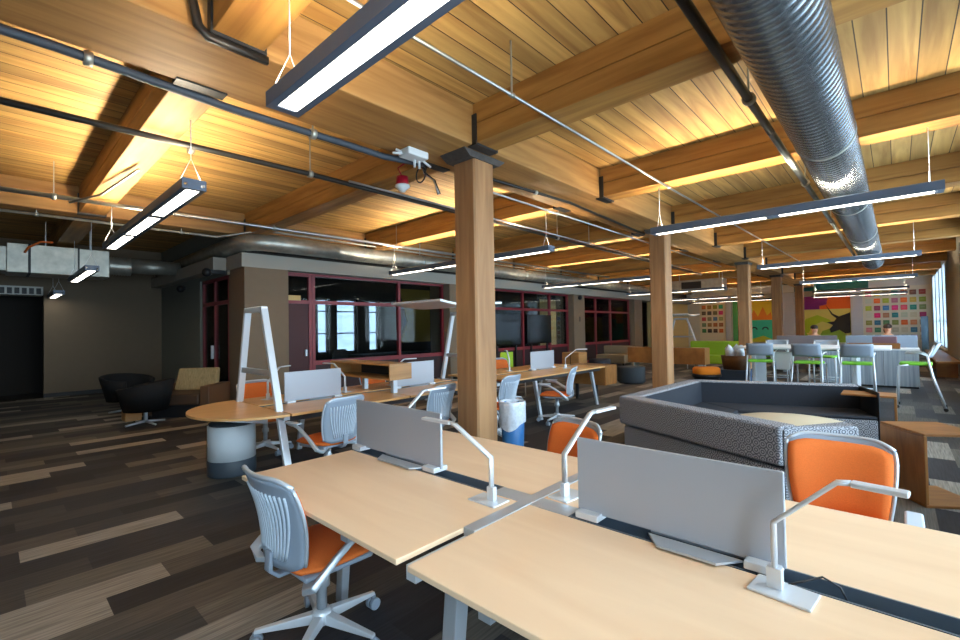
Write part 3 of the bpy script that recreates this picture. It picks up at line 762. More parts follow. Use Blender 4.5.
# ladder frames
def ladder(y, label, canopy):
    t = thing('ladder_frame', label, 'frame', (BC, y, 0))
    for xb, xt in ((.74, .13), (-.74, -.30)):
        MB().loft([(xb-.025, -.035, 0), (xb+.025, -.035, 0), (xb+.025, .035, 0), (xb-.025, .035, 0)], [(xt-.025, -.035, 1.78), (xt+.025, -.035, 1.78), (xt+.025, .035, 1.78), (xt-.025, .035, 1.78)]).build('leg', 'alulight', t, bevel=.006)
    MB().box(-.325, .155, -.035, .035, 1.74, 1.80).build('top_bar', 'alulight', t, bevel=.01)
    MB().box(-.47, .35, -.02, .02, 1.07, 1.13).build('rung', 'alu', t, bevel=.004)
    MB().box(-.68, .66, -.03, .03, .66, .702).build('lower_bar', 'alu', t)
    if canopy:
        m = MB(); n = 8
        top, bot = [], []
        for k in range(n+1):
            y_ = -1.0 + 1.3*k/n; z = 1.91 - .06*math.sin(PI*min(1, k/n*1.1))
            top.append((y_, z+.03)); bot.append((y_, z))
        for k in range(n):
            m._hull([(-.6, bot[k][0], bot[k][1]), (.5, bot[k][0], bot[k][1]), (.5, bot[k+1][0], bot[k+1][1]), (-.6, bot[k+1][0], bot[k+1][1])], [(-.6, top[k][0], top[k][1]), (.5, top[k][0], top[k][1]), (.5, top[k+1][0], top[k+1][1]), (-.6, top[k+1][0], top[k+1][1])])
        m.build('canopy', 'white', t)
    return t
ladder(1.98, 'silver ladder shaped frame straddling the round end of the long bench', False)
ladder(5.17, 'silver frame carrying a white canopy, partly behind the nearest column', True)
ladder_far = dup([o for o in COL.objects if o.name == 'ladder_frame.001'][0], (-5.9, 17.7, 0), 0, 'small looking canopy frame in the distance right of the second column')
t = thing('drum_pedestal', 'white drum pedestal with dark base under the round bench end', 'pedestal', (-5.4, 1.82, 0))
m = MB(); m.lathe([(.0, 0), (.235, 0), (.24, .02), (.24, .16), (.236, .165)], seg=32); m.build('base_band', 'drumdark', t)
m = MB(); m.lathe([(.236, .165), (.236, .52), (.225, .53)], seg=32); m.build('drum', 'drumwhite', t)
m = MB(); m.lathe([(.22, .53), (.225, .55), (.19, .575), (.01, .58)], seg=32); m.build('cushion', 'slateup', t)

# ------------------------------------------------------------------ grey booth sofa
def booth():
    t = thing('booth_sofa', 'large angular grey ring patterned booth sofa with navy inside', 'sofa', (-1.4, 5.7, 0))
    OUT = [(-.22, 4.36), (-.66, 4.0), (-2.29, 4.74), (-2.21, 6.81), (-.42, 7.4)]
    def inset(poly, d):
        res = []
        n = len(poly)
        for i, p in enumerate(poly):
            p = Vector(p)
            ns = []
            for a, b in ((i-1, i), (i, i+1)):
                if a < 0 or b >= n: continue
                e = (Vector(poly[b])-Vector(poly[a])).normalized(); ns.append(Vector((e.y, -e.x)))
            if len(ns) == 2:
                q = (ns[0]+ns[1]).normalized(); q = q/max(.35, q.dot(ns[0]))
            else: q = ns[0]
            res.append(p + q*d)
        return res
    def wall(m, outer, inner, z0, z1, i, slope=0):
        a, b, c, d = outer[i], outer[i+1], inner[i+1], inner[i]
        m._hull([(a[0], a[1], z0), (b[0], b[1], z0), (c[0], c[1], z0), (d[0], d[1], z0)], [(a[0], a[1], z1), (b[0], b[1], z1), (c[0], c[1], z1), (d[0], d[1], z1)])
    segs = OUT[1:]
    inn = inset(segs, .2); inn2 = inset(segs, .215); seat = inset(segs, .78); recess = inset(segs, .04)
    for i in range(3):
        m = MB(); wall(m, segs, inn, .45, .75, i); o = m.build('back', 'pattern', t, world=True, bevel=.025, seg=3)
        uvs(o)
        m = MB(); wall(m, recess, seat, .03, .43, i); o = m.build('seat_base', 'pattern', t, world=True, bevel=.015); uvs(o)
        m = MB(); wall(m, inn, inn2, .452, .735, i); m.build('inner_lining', 'navy', t, world=True)
        m = MB(); wall(m, inn2, seat, .432, .47, i); m.build('seat_cushion', 'navy', t, world=True, bevel=.02)
    # blunt end of the near side
    e0, e1 = Vector(segs[0]), Vector(OUT[0]); q = Vector((-.5, .55))
    m = MB(); m.prism([tuple(e0+Vector((.01, .008))), tuple(e1), tuple(e1+Vector((-.10, .19))), tuple(Vector(inn[0])+Vector((.03, .03)))], .03, .75); o = m.build('end_block', 'pattern', t, world=True, bevel=.025, seg=3); uvs(o)
    e = Vector(segs[3])
    m = MB(); m.prism([tuple(e+Vector((.005, .0))), tuple(e+Vector((.04, -.02))), tuple(e+Vector((.26, -.72))), tuple(Vector(seat[3])+Vector((.01, 0)))], .03, .74); m.build('end_panel', 'navy', t, world=True, bevel=.01)
    return t
def uvs(o):
    me = o.data; uv = me.uv_layers.new(name='UVMap')
    for p in me.polygons:
        n = p.normal
        if abs(n.z) > .7: u, v = Vector((1, 0, 0)), Vector((0, 1, 0))
        else:
            u = Vector((-n.y, n.x, 0)).normalized(); v = Vector((0, 0, 1))
        for li in p.loop_indices:
            c = me.vertices[me.loops[li].vertex_index].co; uv.data[li].uv = (c.dot(u), c.dot(v))
booth()
t = thing('round_ottoman', 'beige topped round ottoman table inside the booth sofa', 'ottoman', (-.83, 5.62, 0))
m = MB(); m.lathe([(.42, 0), (.44, .02), (.46, .41)], seg=36); m.build('body', 'slateup', t, smooth=True)
m = MB(); m.lathe([(.01, .411), (.5, .411), (.53, .43), (.53, .49), (.5, .51), (.01, .52)], seg=40); m.build('top', 'beige', t)

# ------------------------------------------------------------------ C tables
def ctable(loc, rotz, L, W, h, label, foot=.95):
    t = thing('side_table', label, 'side table', loc, rotz, 'wooden C shaped side tables')
    MB().box(0, L, -W/2, W/2, h-.022, h).build('top', 'walnut', t, bevel=.006)
    MB().box(0, .022, -W/2, W/2, .023, h-.023).build('upright', 'walnut', t, bevel=.004)
    MB().box(0, L*foot, -W/2, W/2, 0, .022).build('foot', 'walnut', t, bevel=.004)
    return t
ctable((-.0, 5.4, 0), math.radians(32), .46, .53, .6, 'wooden C shaped side table at right, closest to the orange chair')
ctable((-.02, 6.9, 0), math.radians(180), .48, .36, .7, 'wooden C shaped side table over the far end of the booth sofa', .1)

# ------------------------------------------------------------------ high table and stools
t = thing('high_table', 'long white high table beyond the booth sofa', 'table', (-1.05, 11.5, 0))
m = MB(); m.box(-1.45, .97, -.75, .75, 1.01, 1.05); m.build('top', 'white', t, bevel=.01)
for x in (-1.2, .45):
    MB().box(x-.04, x+.04, -.5, .5, .03, 1.01).build('leg', 'alulight', t, bevel=.01)
    MB().box(x-.06, x+.06, -.6, .6, 0, .03).build('foot', 'alulight', t, bevel=.005)
def stool(label):
    t = thing('bar_stool', label, 'stool', (0, 0, 0), 0, 'green seated bar stools')
    m = MB(); m.prism([(-.21, -.2), (.21, -.2), (.23, .1), (.18, .22), (-.18, .22), (-.23, .1)], .755, .80); m.build('seat', 'green', t, bevel=.018)
    for s in (-1, 1):
        m = MB(); m.tube([(s*.25, -.34, .04), (s*.235, -.2, .55), (s*.22, -.14, .9), (s*.21, -.24, 1.1)], .016, 8); m.build('rear_leg', 'alulight', t, smooth=True)
        m = MB(); m.tube([(s*.24, .26, .04), (s*.23, .23, .74), (s*.22, .1, .765)], .015, 8); m.build('front_leg', 'alulight', t, smooth=True)
        m = MB(); m.tube([(s*.225, -.15, .92), (s*.25, -.05, .97), (s*.25, .14, .97)], .012, 8); m.build('arm', 'alu', t, smooth=True)
        for y in (-.34, .26): MB().blob((s*.247, y, .032), .032, 10, 6).build('caster', 'black', t)
    MB().tube([(-.237, -.26, .3), (.237, -.26, .3)], .011, 8).build('footrail', 'alu', t, smooth=True)
    MB().tube([(-.235, .25, .3), (.235, .25, .3)], .011, 8).build('footrail', 'alu', t, smooth=True)
    m = MB(); A = []
    for k in range(6):
        z = .9+.24*k/5; A.append([(.225*s_, -.19-.12*k/5+.05*s_*s_, z) for s_ in [-1+i*.25 for i in range(9)]])
    for k in range(5):
        for i in range(8): m.face([A[k][i], A[k][i+1], A[k+1][i+1], A[k+1][i]])
    bmesh.ops.remove_doubles(m.bm, verts=m.bm.verts, dist=1e-4)
    o = m.build('backrest', 'shell', t, smooth=True); sd = o.modifiers.new('thick', 'SOLIDIFY'); sd.thickness = .015
    return t
st = stool('green seated bar stool standing alone at the right end of the white high table')
st.location = (.24, 11.1, 0); st.rotation_euler.z = math.radians(88)
for l, r, lab in [((-2.05, 10.65, 0), 6, 'green bar stool at the near left end of the white high table'),
                  ((-1.25, 10.6, 0), -4, 'green bar stool at the near middle of the white high table'),
                  ((-.55, 10.7, 0), 3, 'green bar stool at the near right of the white high table'),
                  ((-2.1, 12.5, 0), 184, 'green bar stool across the white high table on the left'),
                  ((-1.2, 12.55, 0), 176, 'green bar stool across the white high table in the middle')]:
    dup(st, l, math.radians(r), lab)
t = thing('bag', 'pale tote bag hanging under the white high table', 'bag', (-1.75, 10.98, .585))
m = MB(); m.loft([(-.15, -.04, 0), (.15, -.04, 0), (.15, .04, 0), (-.15, .04, 0)], [(-.2, -.05, .36), (.2, -.05, .36), (.2, .05, .36), (-.2, .05, .36)]); m.build('body', 'whitepl', t, bevel=.02)
m = MB(); m.tube([(-.1, 0, .36), (-.06, 0, .425), (.06, 0, .425), (.1, 0, .36)], .01, 6); m.build('strap', 'whitepl', t)
# counter cabinet and things on it
t = thing('counter_cabinet', 'grey wood grain cabinet behind the lone green stool', 'cabinet', (-.5, 14.4, 0))
MB().box(-.95, .85, -.25, .45, .04, .86).build('body', 'greywood', t)
MB().box(-.93, .83, -.23, .43, 0, .04).build('plinth', 'black', t)
MB().box(-.97, .87, -.27, .47, .86, .9).build('top', 'white', t, bevel=.004)
for x in (-.35, .25): MB().box(x, x+.006, -.254, -.25, .06, .84).build('door_gap', 'black', t)
t = thing('storage_box', 'brown wooden open box lying on the grey cabinet', 'box', (-.45, 14.25, .9))
m = MB(); m.box(-.45, .5, -.15, .15, 0, .02).box(-.45, .5, -.15, -.13, .021, .12).box(-.45, .5, .13, .15, .021, .12).box(-.45, -.43, -.129, .129, .021, .12).box(.48, .5, -.129, .129, .021, .12); m.build('box', 'walnut', t)

# ------------------------------------------------------------------ far desks with two people
for i, (x, lab) in enumerate(((-2.05, 'grey desk with brown screen at the far end, left of the pair'), (-.35, 'grey desk with pale screen at the far end, right of the pair'))):
    t = thing('far_desk', lab, 'desk', (x, 17.3, 0))
    MB().box(-.7, .7, -.35, .35, .71, .74).build('desktop', 'white', t)
    MB().box(-.75, .75, -.42, -.38, .3, 1.15).build('front_screen', 'shell' if i else cmat('7c7274'), t, bevel=.005)
    MB().box(-.74, -.71, -.38, .35, .3, 1.1).build('side_screen', 'shell', t)
    for sx in (-.6, .6): MB().box(sx-.03, sx+.03, -.3, .3, 0, .71).build('leg', 'alu', t)
t = thing('office_chair', 'maroon backed chair in front of the far right desk', 'chair', (-.25, 16.55, 0))
MB().box(-.22, .22, -.2, .22, .42, .48).build('seat', 'slateup', t, bevel=.02)
MB().box(-.25, .25, -.26, -.21, .6, 1.13).build('backrest', cmat('6a4a50'), t, bevel=.02)
MB().box(-.03, .03, -.235, -.205, .44, .62).build('back_support', 'black', t)
m = MB(); m.lathe([(.03, .08), (.03, .42)]); m.build('gas_column', 'alu', t)
for k in range(5):
    a = 2*PI*k/5; MB().tube([(0, 0, .1), (.27*math.cos(a), .27*math.sin(a), .035)], [.025, .022], 8).build('base_leg', 'alu', t)
def person(loc, rotz, label, shirt, long_hair):
    t = thing('person', label, 'person', loc, rotz)
    V = [(0, 0, .52), (0, .01, .72), (0, .02, .95), (0, .0, 1.06), (0, .015, 1.14), (0, .03, 1.22), (0, .03, 1.32),
         (-.18, 0, 1.0), (-.23, .08, .78), (-.16, .3, .78), (-.14, .38, .79), (.18, 0, 1.0), (.23, .08, .78), (.16, .3, .78), (.14, .38, .79),
         (-.1, .05, .5), (-.12, .42, .5), (-.12, .42, .1), (-.12, .56, .05), (.1, .05, .5), (.12, .42, .5), (.12, .42, .1), (.12, .56, .05)]
    Ed = [(0, 1), (1, 2), (2, 3), (3, 4), (4, 5), (5, 6), (3, 7), (7, 8), (8, 9), (9, 10), (3, 11), (11, 12), (12, 13), (13, 14), (0, 15), (15, 16), (16, 17), (17, 18), (0, 19), (19, 20), (20, 21), (21, 22)]
    Rr = [.14, .13, .14, .09, .05, .085, .085, .06, .045, .036, .03, .06, .045, .036, .03, .085, .065, .045, .035, .085, .065, .045, .035]
    me = bpy.data.meshes.new('body'); me.from_pydata(V, Ed, []); o = bpy.data.objects.new('body', me); COL.objects.link(o); o.parent = t
    sk = o.modifiers.new('skin', 'SKIN'); o.modifiers.new('sub', 'SUBSURF').render_levels = 2
    for i, r in enumerate(Rr): me.skin_vertices[0].data[i].radius = (r, r); me.skin_vertices[0].data[i].use_root = i == 0
    me.materials.append(M['skin'])
    # face: eyes, nose, mouth, ears are small children; hair and shirt too
    m = MB(); m.blob((0, .125, 1.255), (.014, .022, .022), 8, 6); m.build('nose', 'skin', t, smooth=True)
    for s in (-1, 1):
        MB().blob((s*.032, .105, 1.285), (.014, .012, .009), 8, 6).build('eye', 'hair', t, smooth=True)
        MB().blob((s*.088, .03, 1.27), (.012, .022, .03), 8, 6).build('ear', 'skin', t, smooth=True)
    MB().box(-.024, .024, .104, .112, 1.212, 1.219).build('mouth', 'redpl', t)
    m = MB(); m.blob((0, .0, 1.335), (.1, .105, .085), 16, 10)
    if long_hair: m.blob((0, -.06, 1.25), (.095, .06, .14), 14, 8)
    m.build('hair', 'hair', t, smooth=True)
    m = MB()
    def ring(z, rx, ry, y): return [(rx*math.cos(a), y+ry*math.sin(a), z) for a in [2*PI*k/20 for k in range(20)]]
    m.rings([ring(.5, .17, .16, 0), ring(.75, .165, .15, .01), ring(.95, .19, .15, .015), ring(1.05, .17, .12, .005), ring(1.10, .075, .07, .01)])
    for s in (-1, 1): m.tube([(s*.13, 0, 1.03), (s*.19, 0, 1.0), (s*.235, .08, .78), (s*.17, .27, .78)], [.07, .07, .055, .046], 10)
    m.build('shirt', shirt, t, smooth=True)
    m = MB()
    for s in (-1, 1): m.tube([(s*.09, -.06, .5), (s*.1, .1, .5), (s*.12, .43, .5), (s*.122, .44, .42), (s*.12, .42, .08)], [.1, .095, .08, .075, .06], 10)
    m.build('trousers', 'slateup', t, smooth=True)
    t2 = thing('work_chair', label.split(' seated')[0].replace('person', 'plain grey chair under the person'), 'chair', (loc[0], loc[1], 0), rotz)
    MB().box(-.22, .22, -.2, .2, .34, .39).build('seat', 'slateup', t2, bevel=.02)
    MB().box(-.2, .2, -.27, -.23, .45, .9).build('backrest', 'slateup', t2, bevel=.02)
    MB().box(-.03, .03, -.26, -.2, .35, .5).build('back_support', 'black', t2)
    m = MB(); m.lathe([(.2, 0), (.2, .02), (.03, .05), (.03, .34)]); m.build('pedestal', 'alu', t2)
person((-1.95, 17.95, .05), PI*1.17, 'person in a pale grey shirt seated behind the brown screen, head turned right', 'shirtgrey', False)
person((-.2, 17.95, .05), PI*1.03, 'person with dark hair in a charcoal shirt seated behind the pale screen', 'shirtdark', True)

# ------------------------------------------------------------------ mid distance lounge pieces
def ottoman(loc, r, h, mt, label, name='ottoman', grp=None):
    t = thing(name, label, 'ottoman', loc, 0, grp)
    m = MB(); m.lathe([(r*.9, 0), (r*.9, .03)], seg=28); m.build('foot', 'black', t)
    m = MB(); m.lathe([(r*.97, .03), (r, .06), (r, h-.05), (r*.96, h-.01), (r*.85, h), (.01, h)], seg=32); m.build('cushion', mt, t, smooth=False)
    return t
ottoman((-5.3, 11.75, 0), .36, .44, 'slateup', 'dark slate round ottoman left of the second column')
ottoman((-7.4, 14.0, 0), .36, .44, 'navy', 'navy round ottoman before the third pier')
t = thing('orange_stool', 'orange cushioned low stool with black rim behind the booth sofa', 'stool', (-3.25, 11.2, 0))
m = MB(); m.lathe([(.27, 0), (.27, .32), (.31, .34), (.31, .4)], seg=28); m.build('base', 'black', t)
m = MB(); m.lathe([(.28, .4), (.29, .42), (.29, .52), (.26, .55), (.01, .56)], seg=28); m.build('cushion', mat('amber_fabric', 'ef8a1e', .8), t)
t = thing('low_cabinet', 'long low oak cabinet behind the second column', 'cabinet', (-5.6, 15.3, 0))
MB().box(-1.3, 1.2, -.25, .25, .28, .8).build('body', 'walnut', t, bevel=.005)
for x in (-1.1, 0, 1.0): MB().box(x-.02, x+.02, -.2, .2, 0, .28).build('leg', 'alu', t)
t = thing('lime_sofa', 'lime green sofa right of the second column', 'sofa', (-4.65, 17.0, 0))
MB().box(-.9, .9, -.4, .3, .2, .48).build('seat', 'lime', t, bevel=.05)
MB().box(-.9, .9, .3, .5, .2, .95).build('backrest', 'lime', t, bevel=.05)
for x in (-.8, .8):
    for y in (-.33, .4): MB().tube([(x, y, 0), (x, y, .2)], .02, 8).build('leg', 'alu', t)
t = thing('wicker_basket', 'brown wicker basket stacked on the blue crate', 'basket', (-2.95, 12.5, .42))
m = MB(); m.lathe([(.27, 0), (.32, .34), (.3, .34), (.25, .02)], seg=20); m.build('basket', 'wicker', t)
t = thing('crate', 'blue crate under the wicker basket', 'crate', (-2.95, 12.5, 0))
MB().box(-.38, .38, -.3, .3, 0, .42).build('box', cmat('4a6a9a'), t, bevel=.01)
for k, (x, y) in enumerate(((-3.07, 12.42), (-2.83, 12.44), (-2.95, 12.64))):
    m = MB(); random.seed(k+3)
    m.blob((0, 0, .12), (.10, .09, .16), 9, 6)
    for v in m.bm.verts: v.co += Vector((random.uniform(-.02, .02), random.uniform(-.02, .02), random.uniform(-.03, .03)))
    o = m.build('silver_bag', 'bag'); o.location = (x, y, .73)
    tag(o, ['crumpled silver bag at left on the wicker basket', 'crumpled silver bag in the middle of the wicker basket', 'crumpled silver bag at the back of the wicker basket'][k], 'bag', 'silver bags on the basket')
t = thing('low_sofa', 'beige low sofa beyond the third pier', 'sofa', (-8.3, 16.9, 0))
MB().box(-.6, .6, -.4, .4, .1, .42).build('seat', cmat('8f8169'), t, bevel=.04)
MB().box(-.6, .6, .25, .45, .42, .75).build('backrest', cmat('8f8169'), t, bevel=.04)
for x in (-.5, .5): MB().box(x-.03, x+.03, -.3, .3, 0, .1).build('foot', 'black', t)
t = thing('oak_cabinet', 'small oak cabinet left of the navy ottoman', 'cabinet', (-7.6, 12.7, 0))
MB().box(-.3, .3, -.25, .25, .05, .72).build('body', 'box', t, bevel=.004)
MB().box(-.28, .28, -.23, .23, 0, .05).build('plinth', 'black', t)
MB().box(-.01, .01, -.256, -.25, .07, .7).build('door_gap', 'black', t)
t = thing('green_chair', 'small green backed chair behind the far bench screen', 'chair', (-6.35, 8.0, 0))
MB().box(-.2, .2, -.2, .2, .42, .47).build('seat', 'lime', t, bevel=.02)
MB().box(-.22, -.18, -.22, .22, .6, .98).build('backrest', 'lime', t, bevel=.015)
for x in (-.18, .18):
    for y in (-.18, .18): MB().tube([(x, y, 0), (x, y, .42)], .013, 8).build('leg', 'alu', t)
MB().tube([(-.18, 0, .44), (-.215, 0, .62)], .014, 8).build('back_support', 'alu', t)

# wall displays in the second glazed bay
for y, lab in ((11.9, 'left dark display panel behind the far glazing'), (13.8, 'right dark display panel behind the far glazing')):
    t = thing('display_panel', lab, 'screen', (XL-.22, y, .95))
    MB().box(-.03, .03, -.75, .75, 0, 1.05).build('panel', 'screenglass', t, bevel=.005)
    MB().box(-.06, -.03, -.7, .7, .05, 1.0).build('back_case', 'black', t)
    for s in (-1, 1): MB().box(-.03, .02, s*.5-.03, s*.5+.03, -.95, 0).build('leg', 'black', t)
# inside the glazed room: meeting table and chair seen as silhouettes
t = thing('meeting_table', 'dark table inside the glazed room', 'table', (-13.2, 9.6, 0))
MB().box(-.5, .5, -1.4, 1.4, .71, .74).build('top', 'slateup', t)
for y in (-1.2, 1.2): MB().box(-.4, .4, y-.03, y+.03, 0, .71).build('leg', 'black', t)
t = thing('meeting_chair', 'black chair seen against the bright room window', 'chair', (-13.3, 7.6, 0))
MB().box(-.24, .24, -.24, .24, .42, .5).build('seat', 'black', t, bevel=.03)
m = MB(); m.prismX([(-.26, .58), (.26, .58), (.28, .8), (.2, .95), (-.2, .95), (-.28, .8)], .22, .27); m.build('backrest', 'black', t, bevel=.015)
m = MB(); m.lathe([(.25, 0), (.25, .03), (.03, .06), (.03, .42)]); m.build('pedestal', 'black', t)
MB().box(.2, .25, -.04, .04, .45, .6).build('back_support', 'black', t)
m = MB(); m.prismX([(11.9, 1.0), (13.6, 1.0), (13.6, 3.3), (11.9, 3.3), (12.3, 1.9)], XW+.0, XW+.02)
tag(m.build('wall_panel', cmat('9a7b2a')), 'mustard painted angled panel on the room wall', 'panel')

# ------------------------------------------------------------------ left lounge
def tub(loc, rotz, label):
    t = thing('tub_chair', label, 'armchair', loc, rotz, 'black tub chairs')
    m = MB(); outr, n = [], 24
    def prof(a):
        back = .5-.5*math.cos(a)      # 0 at front, 1 at back
        return back
    R = []
    angs = [math.radians(40)+math.radians(280)*k/n for k in range(n+1)]   # opening at +Y
    ring = []
    for a in angs:
        x, y = math.sin(a), math.cos(a)
        h = .60 + .14*(.5-.5*math.cos(a))
        ring.append([(.34*x, .32*y, .24), (.46*x, .42*y, h), (.43*x, .39*y, h+.015), (.38*x, .35*y, h-.02), (.30*x, .28*y, .3)])
    m.rings(ring); m.build('shell', 'leather', t, smooth=True)
    m = MB(); m.lathe([(.05, .26), (.3, .26), (.33, .3), (.33, .38), (.28, .42), (.01, .43)], seg=24); m.build('seat', 'leather', t, smooth=True)
    m = MB(); m.lathe([(.03, .03), (.03, .27)], seg=12); m.build('stem', 'alu', t)
    for k in range(4):
        a = PI/4+k*PI/2; MB().tube([(0, 0, .05), (.3*math.cos(a), .3*math.sin(a), .018)], [.022, .016], 8).build('base_leg', 'alu', t)
    return t
tub((-9.45, 1.83, 0), math.radians(150), 'nearer black tub chair at left, standing in front of its twin')
tub((-11.2, 1.88, 0), math.radians(-60), 'farther black tub chair at left, half hidden by the other')
t = thing('wooden_armchair', 'brown low armchair with striped back beside the grey pier', 'armchair', (-10.0, 2.6, 0), math.radians(46))
MB().box(-.42, .42, -.42, .3, .22, .42).build('seat', cmat('4a3526'), t, bevel=.03)
m = MB(); m.loft([(-.4, .22, .42), (.4, .22, .42), (.4, .36, .42), (-.4, .36, .42)], [(-.38, .36, .84), (.38, .36, .84), (.38, .46, .84), (-.38, .46, .84)]); m.build('backrest', 'cream', t, bevel=.03)
for s in (-1, 1):
    MB().box(s*.52-.08, s*.52+.08, -.42, .4, .05, .56).build('arm', cmat('5a3f2a'), t, bevel=.015)
MB().box(-.42, .42, -.38, .36, 0, .22).build('base', 'black', t)
t = thing('small_block', 'small tan block on the carpet between the tub chairs', 'box', (-10.1, 1.75, 0))
MB().box(-.16, .16, -.12, .12, 0, .2).build('block', 'box', t, bevel=.01)

# small wall fittings: cameras and switches
for (x, y, z, lab) in ((-10.42, 3.05, 2.78, 'black security camera at the recess corner of the bulkhead'), (-13.3, 3.3, 2.66, 'black security camera high on the recess wall'), (-9.44, 16.3, 2.72, 'black security camera on the third pier')):
    t = thing('security_camera', lab, 'camera', (x, y, z), 0, 'security cameras')
    MB().blob((0, 0, 0), .09, 12, 8).build('dome', 'black', t, smooth=True)
    MB().box(-.04, .04, -.02, (.4 if x > -11 else .1) if x < -10 else .02, -.02, .06).build('bracket', 'black', t)
tag(MB().box(-12.7, -12.62, YR-.02, YR, .48, .62).build('power_outlet', 'whitepl'), 'white outlet plate low on the recess wall', 'outlet')
tag(MB().box(XL, XL+.015, 16.3, 16.38, 1.75, 1.95).build('thermostat', 'darksteel'), 'small thermostat on the third pier', 'thermostat')

# ------------------------------------------------------------------ far wall: mural and picture tiles
YM = YF-.02
def onfar(px, py):    # the far wall in its own metres
    return px, py
t = thing('wall_mural', 'bright painted mural across the far wall', 'mural', (-4.5, YM, 0))
def panel(name, c, x0, x1, z0, z1, d=.0):
    MB().box(x0, x1, YM-.02-d, YM-d, z0, z1).build(name, cmat(c, .7), t, world=True)
def shape(name, c, pts, d=.03):
    MB().prismY(pts, YM-.01-d, YM-d).build(name, cmat(c, .7), t, world=True)
panel('green_strip', '3f8f5a', -7.15, -6.5, .5, 2.95)
panel('teal_field', '2fb3a0', -6.45, -5.1, .5, 1.75)
panel('yellow_field', 'f0d23c', -6.45, -5.1, 1.751, 2.95)
shape('orange_flames', 'ee8a2e', [(-6.3, 1.76), (-6.05, 2.35), (-5.85, 1.95), (-5.6, 2.5), (-5.4, 2.0), (-5.2, 2.2), (-5.15, 1.76)])
for x in (-6.05, -5.5): shape('dark_arc', '123040', [(x+.17*math.cos(a), 1.2+.17*math.sin(a)) for a in [PI*k/8 for k in range(9)]] + [(x+.1*math.cos(a), 1.2+.1*math.sin(a)) for a in [PI-PI*k/8 for k in range(9)]])
shape('olive_ground', '9fae3a', [(-6.45, .5), (-5.1, .5), (-5.1, .62), (-5.6, .85), (-6.1, .7)])
panel('orange_strip', 'e2622a', -5.05, -4.75, 2.1, 2.9)
panel('teal_strip', '2a9c8c', -5.05, -4.75, .5, 2.09)
shape('dark_patch', '1a1c1e', [(-5.05, 1.4), (-4.78, 1.5), (-4.76, 1.95), (-4.95, 1.8)])
panel('teal_band', '15696b', -4.1, -1.0, 3.25, 3.7)
panel('orange_field', 'ee6b22', -3.0, -1.72, 2.25, 2.95)
panel('purple_field', '7a1f78', -4.05, -3.001, 2.25, 2.95)
panel('yellow_green_field', 'd9cc6a', -4.05, -1.72, .5, 2.249)
shape('purple_cloud', '7a1f78', [(-3.1, 2.4), (-2.7, 2.5), (-2.65, 2.8), (-3.1, 2.85)])
shape('leaf', 'a8bf2a', [(-4.05, 1.0), (-3.6, 1.75), (-3.1, 1.95), (-2.6, 1.7), (-2.4, 1.4), (-2.9, 1.6), (-3.3, 1.4), (-3.5, 1.0)])
shape('leaf', '7f9e2e', [(-3.2, .5), (-2.9, 1.1), (-2.4, 1.3), (-1.9, .9), (-1.74, .5)])
shape('leaf', '8cae30', [(-4.05, .5), (-4.05, .95), (-3.7, 1.2), (-3.5, .8), (-3.4, .5)], .045)
shape('dark_silhouette', '15171a', [(-2.75, 2.5), (-2.45, 2.0), (-2.2, 1.85), (-1.95, 1.95), (-1.74, 2.05), (-1.74, 1.0), (-1.95, .95), (-2.2, 1.15), (-2.55, 1.0), (-2.6, 1.2), (-2.45, 1.4), (-2.7, 1.55), (-2.4, 1.6), (-2.3, 1.75), (-2.5, 1.95)], .05)
for x0, x1, i in ((-4.72, -4.1, 1), (-1.70, -1.25, 2), (-7.5, -7.2, 3)):
    struct(MB().box(x0, x1, YM-.16, YF, .4, 3.2).build('trim_%d' % i, cmat('b9bcc4', .8)))
struct(MB().box(-7.5, -1.2, YF-.12, YF, 2.97, 3.24).build('trim_4', cmat('a7a7a2', .8)))
struct(MB().box(-1.24, XR, YF-.03, YF, .55, 3.25).build('trim_5', cmat('d8d2bd', .8)))
struct(MB().box(-9.0, -7.55, YF-.03, YF, .4, 2.9).build('trim_6', cmat('d8d2bd', .8)))
ROWS = ['5d4038 4a3038 - - - - -'.split()]
GRID = [['d0406a', 'd8c24a', '8a8478', '2f9a86', 'c0704a', '6a4234', 'a8483a'],
        ['c8d0bc', 'e8702a', 'a2b436', 'b8748a', 'ee6a1e', 'c8a840', '8fa02e'],
        ['a6b83a', '9a3a5e', '3a7ab8', 'd82a7a', 'd84a5a', '1f8a7c', '7a8a52'],
        ['d0cdb8', 'd82078', 'b07a58', '1f7d86', 'b8c0a8', 'c8bfa0', 'a01f62'],
        ['8a8a3e', '1f6486', '4a7a4e', '7a8a3e', 'e0641e', 'c47a4a', '6a5a48'],
        ['c87a86', '2f7a5e', 'a84a4a', 'b8b29a', 'c4baa0', '2a6a8a', 'a88a6a'],
        ['9a8a7a', '8a6a4a', '5a6a4a', '7a4a3a', '2a3a5e', 'a01f72', 'b49a7a']]
cn = {'d': 'pink', }
def colname(h):
    r, g, b = [int(h[i:i+2], 16) for i in (0, 2, 4)]
    mx, mn = max(r, g, b), min(r, g, b)
    if mx-mn < 34: return 'grey' if mx < 170 else 'cream'
    if r == mx and b > g+15: return 'magenta'
    if r == mx: return 'orange' if g < r*.66 and r > 150 else ('brown' if r < 140 else 'tan')
    if g == mx: return 'green' if b < g*.75 else 'teal'
    return 'blue'
def tile(x, z, s, c, label, grp):
    t = thing('picture_tile', label, 'picture', (x, YF-.03, z), 0, grp)
    MB().box(-s/2, s/2, -.03, 0, -s/2, s/2).build('face', cmat(c, .6), t)
    MB().box(-s*.3, s*.3, -.034, -.0301, -s*.05, s*.15).build('motif', cmat('%02x%02x%02x' % tuple(min(255, int(int(c[i:i+2], 16)*.8+45)) for i in (0, 2, 4)), .6), t)
rw = ['top', 'second', 'third', 'fourth', 'fifth', 'sixth', 'bottom']
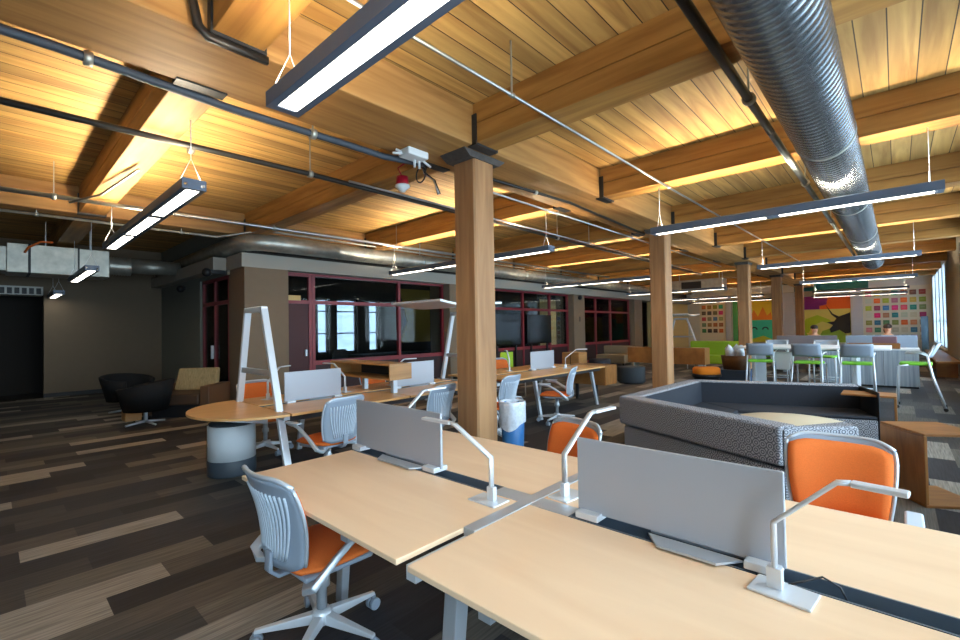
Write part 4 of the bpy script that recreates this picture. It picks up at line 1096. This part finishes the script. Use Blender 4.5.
cw = ['leftmost', 'second from left', 'third from left', 'middle', 'third from right', 'second from right', 'rightmost']
for j, row in enumerate(GRID):
    for i, c in enumerate(row):
        tile(-1.02+.325*i, 2.93-.36*j, .235, c, '%s square picture tile by the windows, %s row, %s column' % (colname(c), rw[j], cw[i]), 'picture tiles by the windows')
LG = [['c8702e', '8a6a2e', '7a8a2e', '1f9a7a'], ['5a4a3a', '3a3a3a', '6a6a4a', 'd02a7a'], ['b83a4a', '7a7a5a', '3a6a9a', '8a9a6a'], ['5a7a5a', '8a6a3a', '9a5a2a', '8a5a3a'], ['2f7a4a', '2a2a2e', '3a2a2a', 'c8602a']]
for j, row in enumerate(LG):
    for i, c in enumerate(row):
        tile(-8.75+.32*i, 2.6-.36*j, .225, c, '%s square picture tile left of the mural, %s row, %s column of four' % (colname(c), ['top', 'second', 'third', 'fourth', 'bottom'][j], ['first', 'second', 'third', 'fourth'][i]), 'picture tiles left of the mural')
t = thing('banner_stand', 'tall blue grey banner stand beside the window side tiles', 'banner', (.95, 29.3, 0))
MB().box(-.12, .12, -.02, .02, .05, 1.75).build('banner', cmat('5f7f93'), t)
MB().box(-.15, .15, -.12, .12, 0, .05).build('foot', 'black', t)
t = thing('window_bench', 'brown wooden bench along the window wall far right', 'bench', (.95, 20.5, 0))
MB().box(-.2, .25, -3.5, 3.5, .4, .45).build('top', 'walnut', t)
for y in (-3, 0, 3): MB().box(-.18, .22, y-.03, y+.03, 0, .4).build('leg', 'walnut', t)

# ------------------------------------------------------------------ light and world
w = bpy.data.worlds.new('World'); S.world = w; w.use_nodes = True
bg = w.node_tree.nodes['Background']; bg.inputs[0].default_value = (.68, .84, 1.0, 1); bg.inputs[1].default_value = SKY
for i, (a, b) in enumerate(WIN):     # daylight portals in the window openings
    ld = bpy.data.lights.new('window_portal', 'AREA'); ld.shape = 'RECTANGLE'; ld.size = b-a; ld.size_y = ZH-ZS; ld.cycles.is_portal = True
    lo = bpy.data.objects.new('window_portal', ld); COL.objects.link(lo); lo.location = (XR+.2, (a+b)/2, (ZS+ZH)/2); lo.rotation_euler = (PI/2, 0, PI/2)
S.view_settings.view_transform = 'Standard'; S.view_settings.look = 'None'; S.view_settings.gamma = 1; S.view_settings.use_curve_mapping = False
S.view_settings.exposure = .9
S.cycles.max_bounces = 8; S.cycles.transparent_max_bounces = 12
S.cycles.use_denoising = True
S.cycles.sample_clamp_indirect = 4
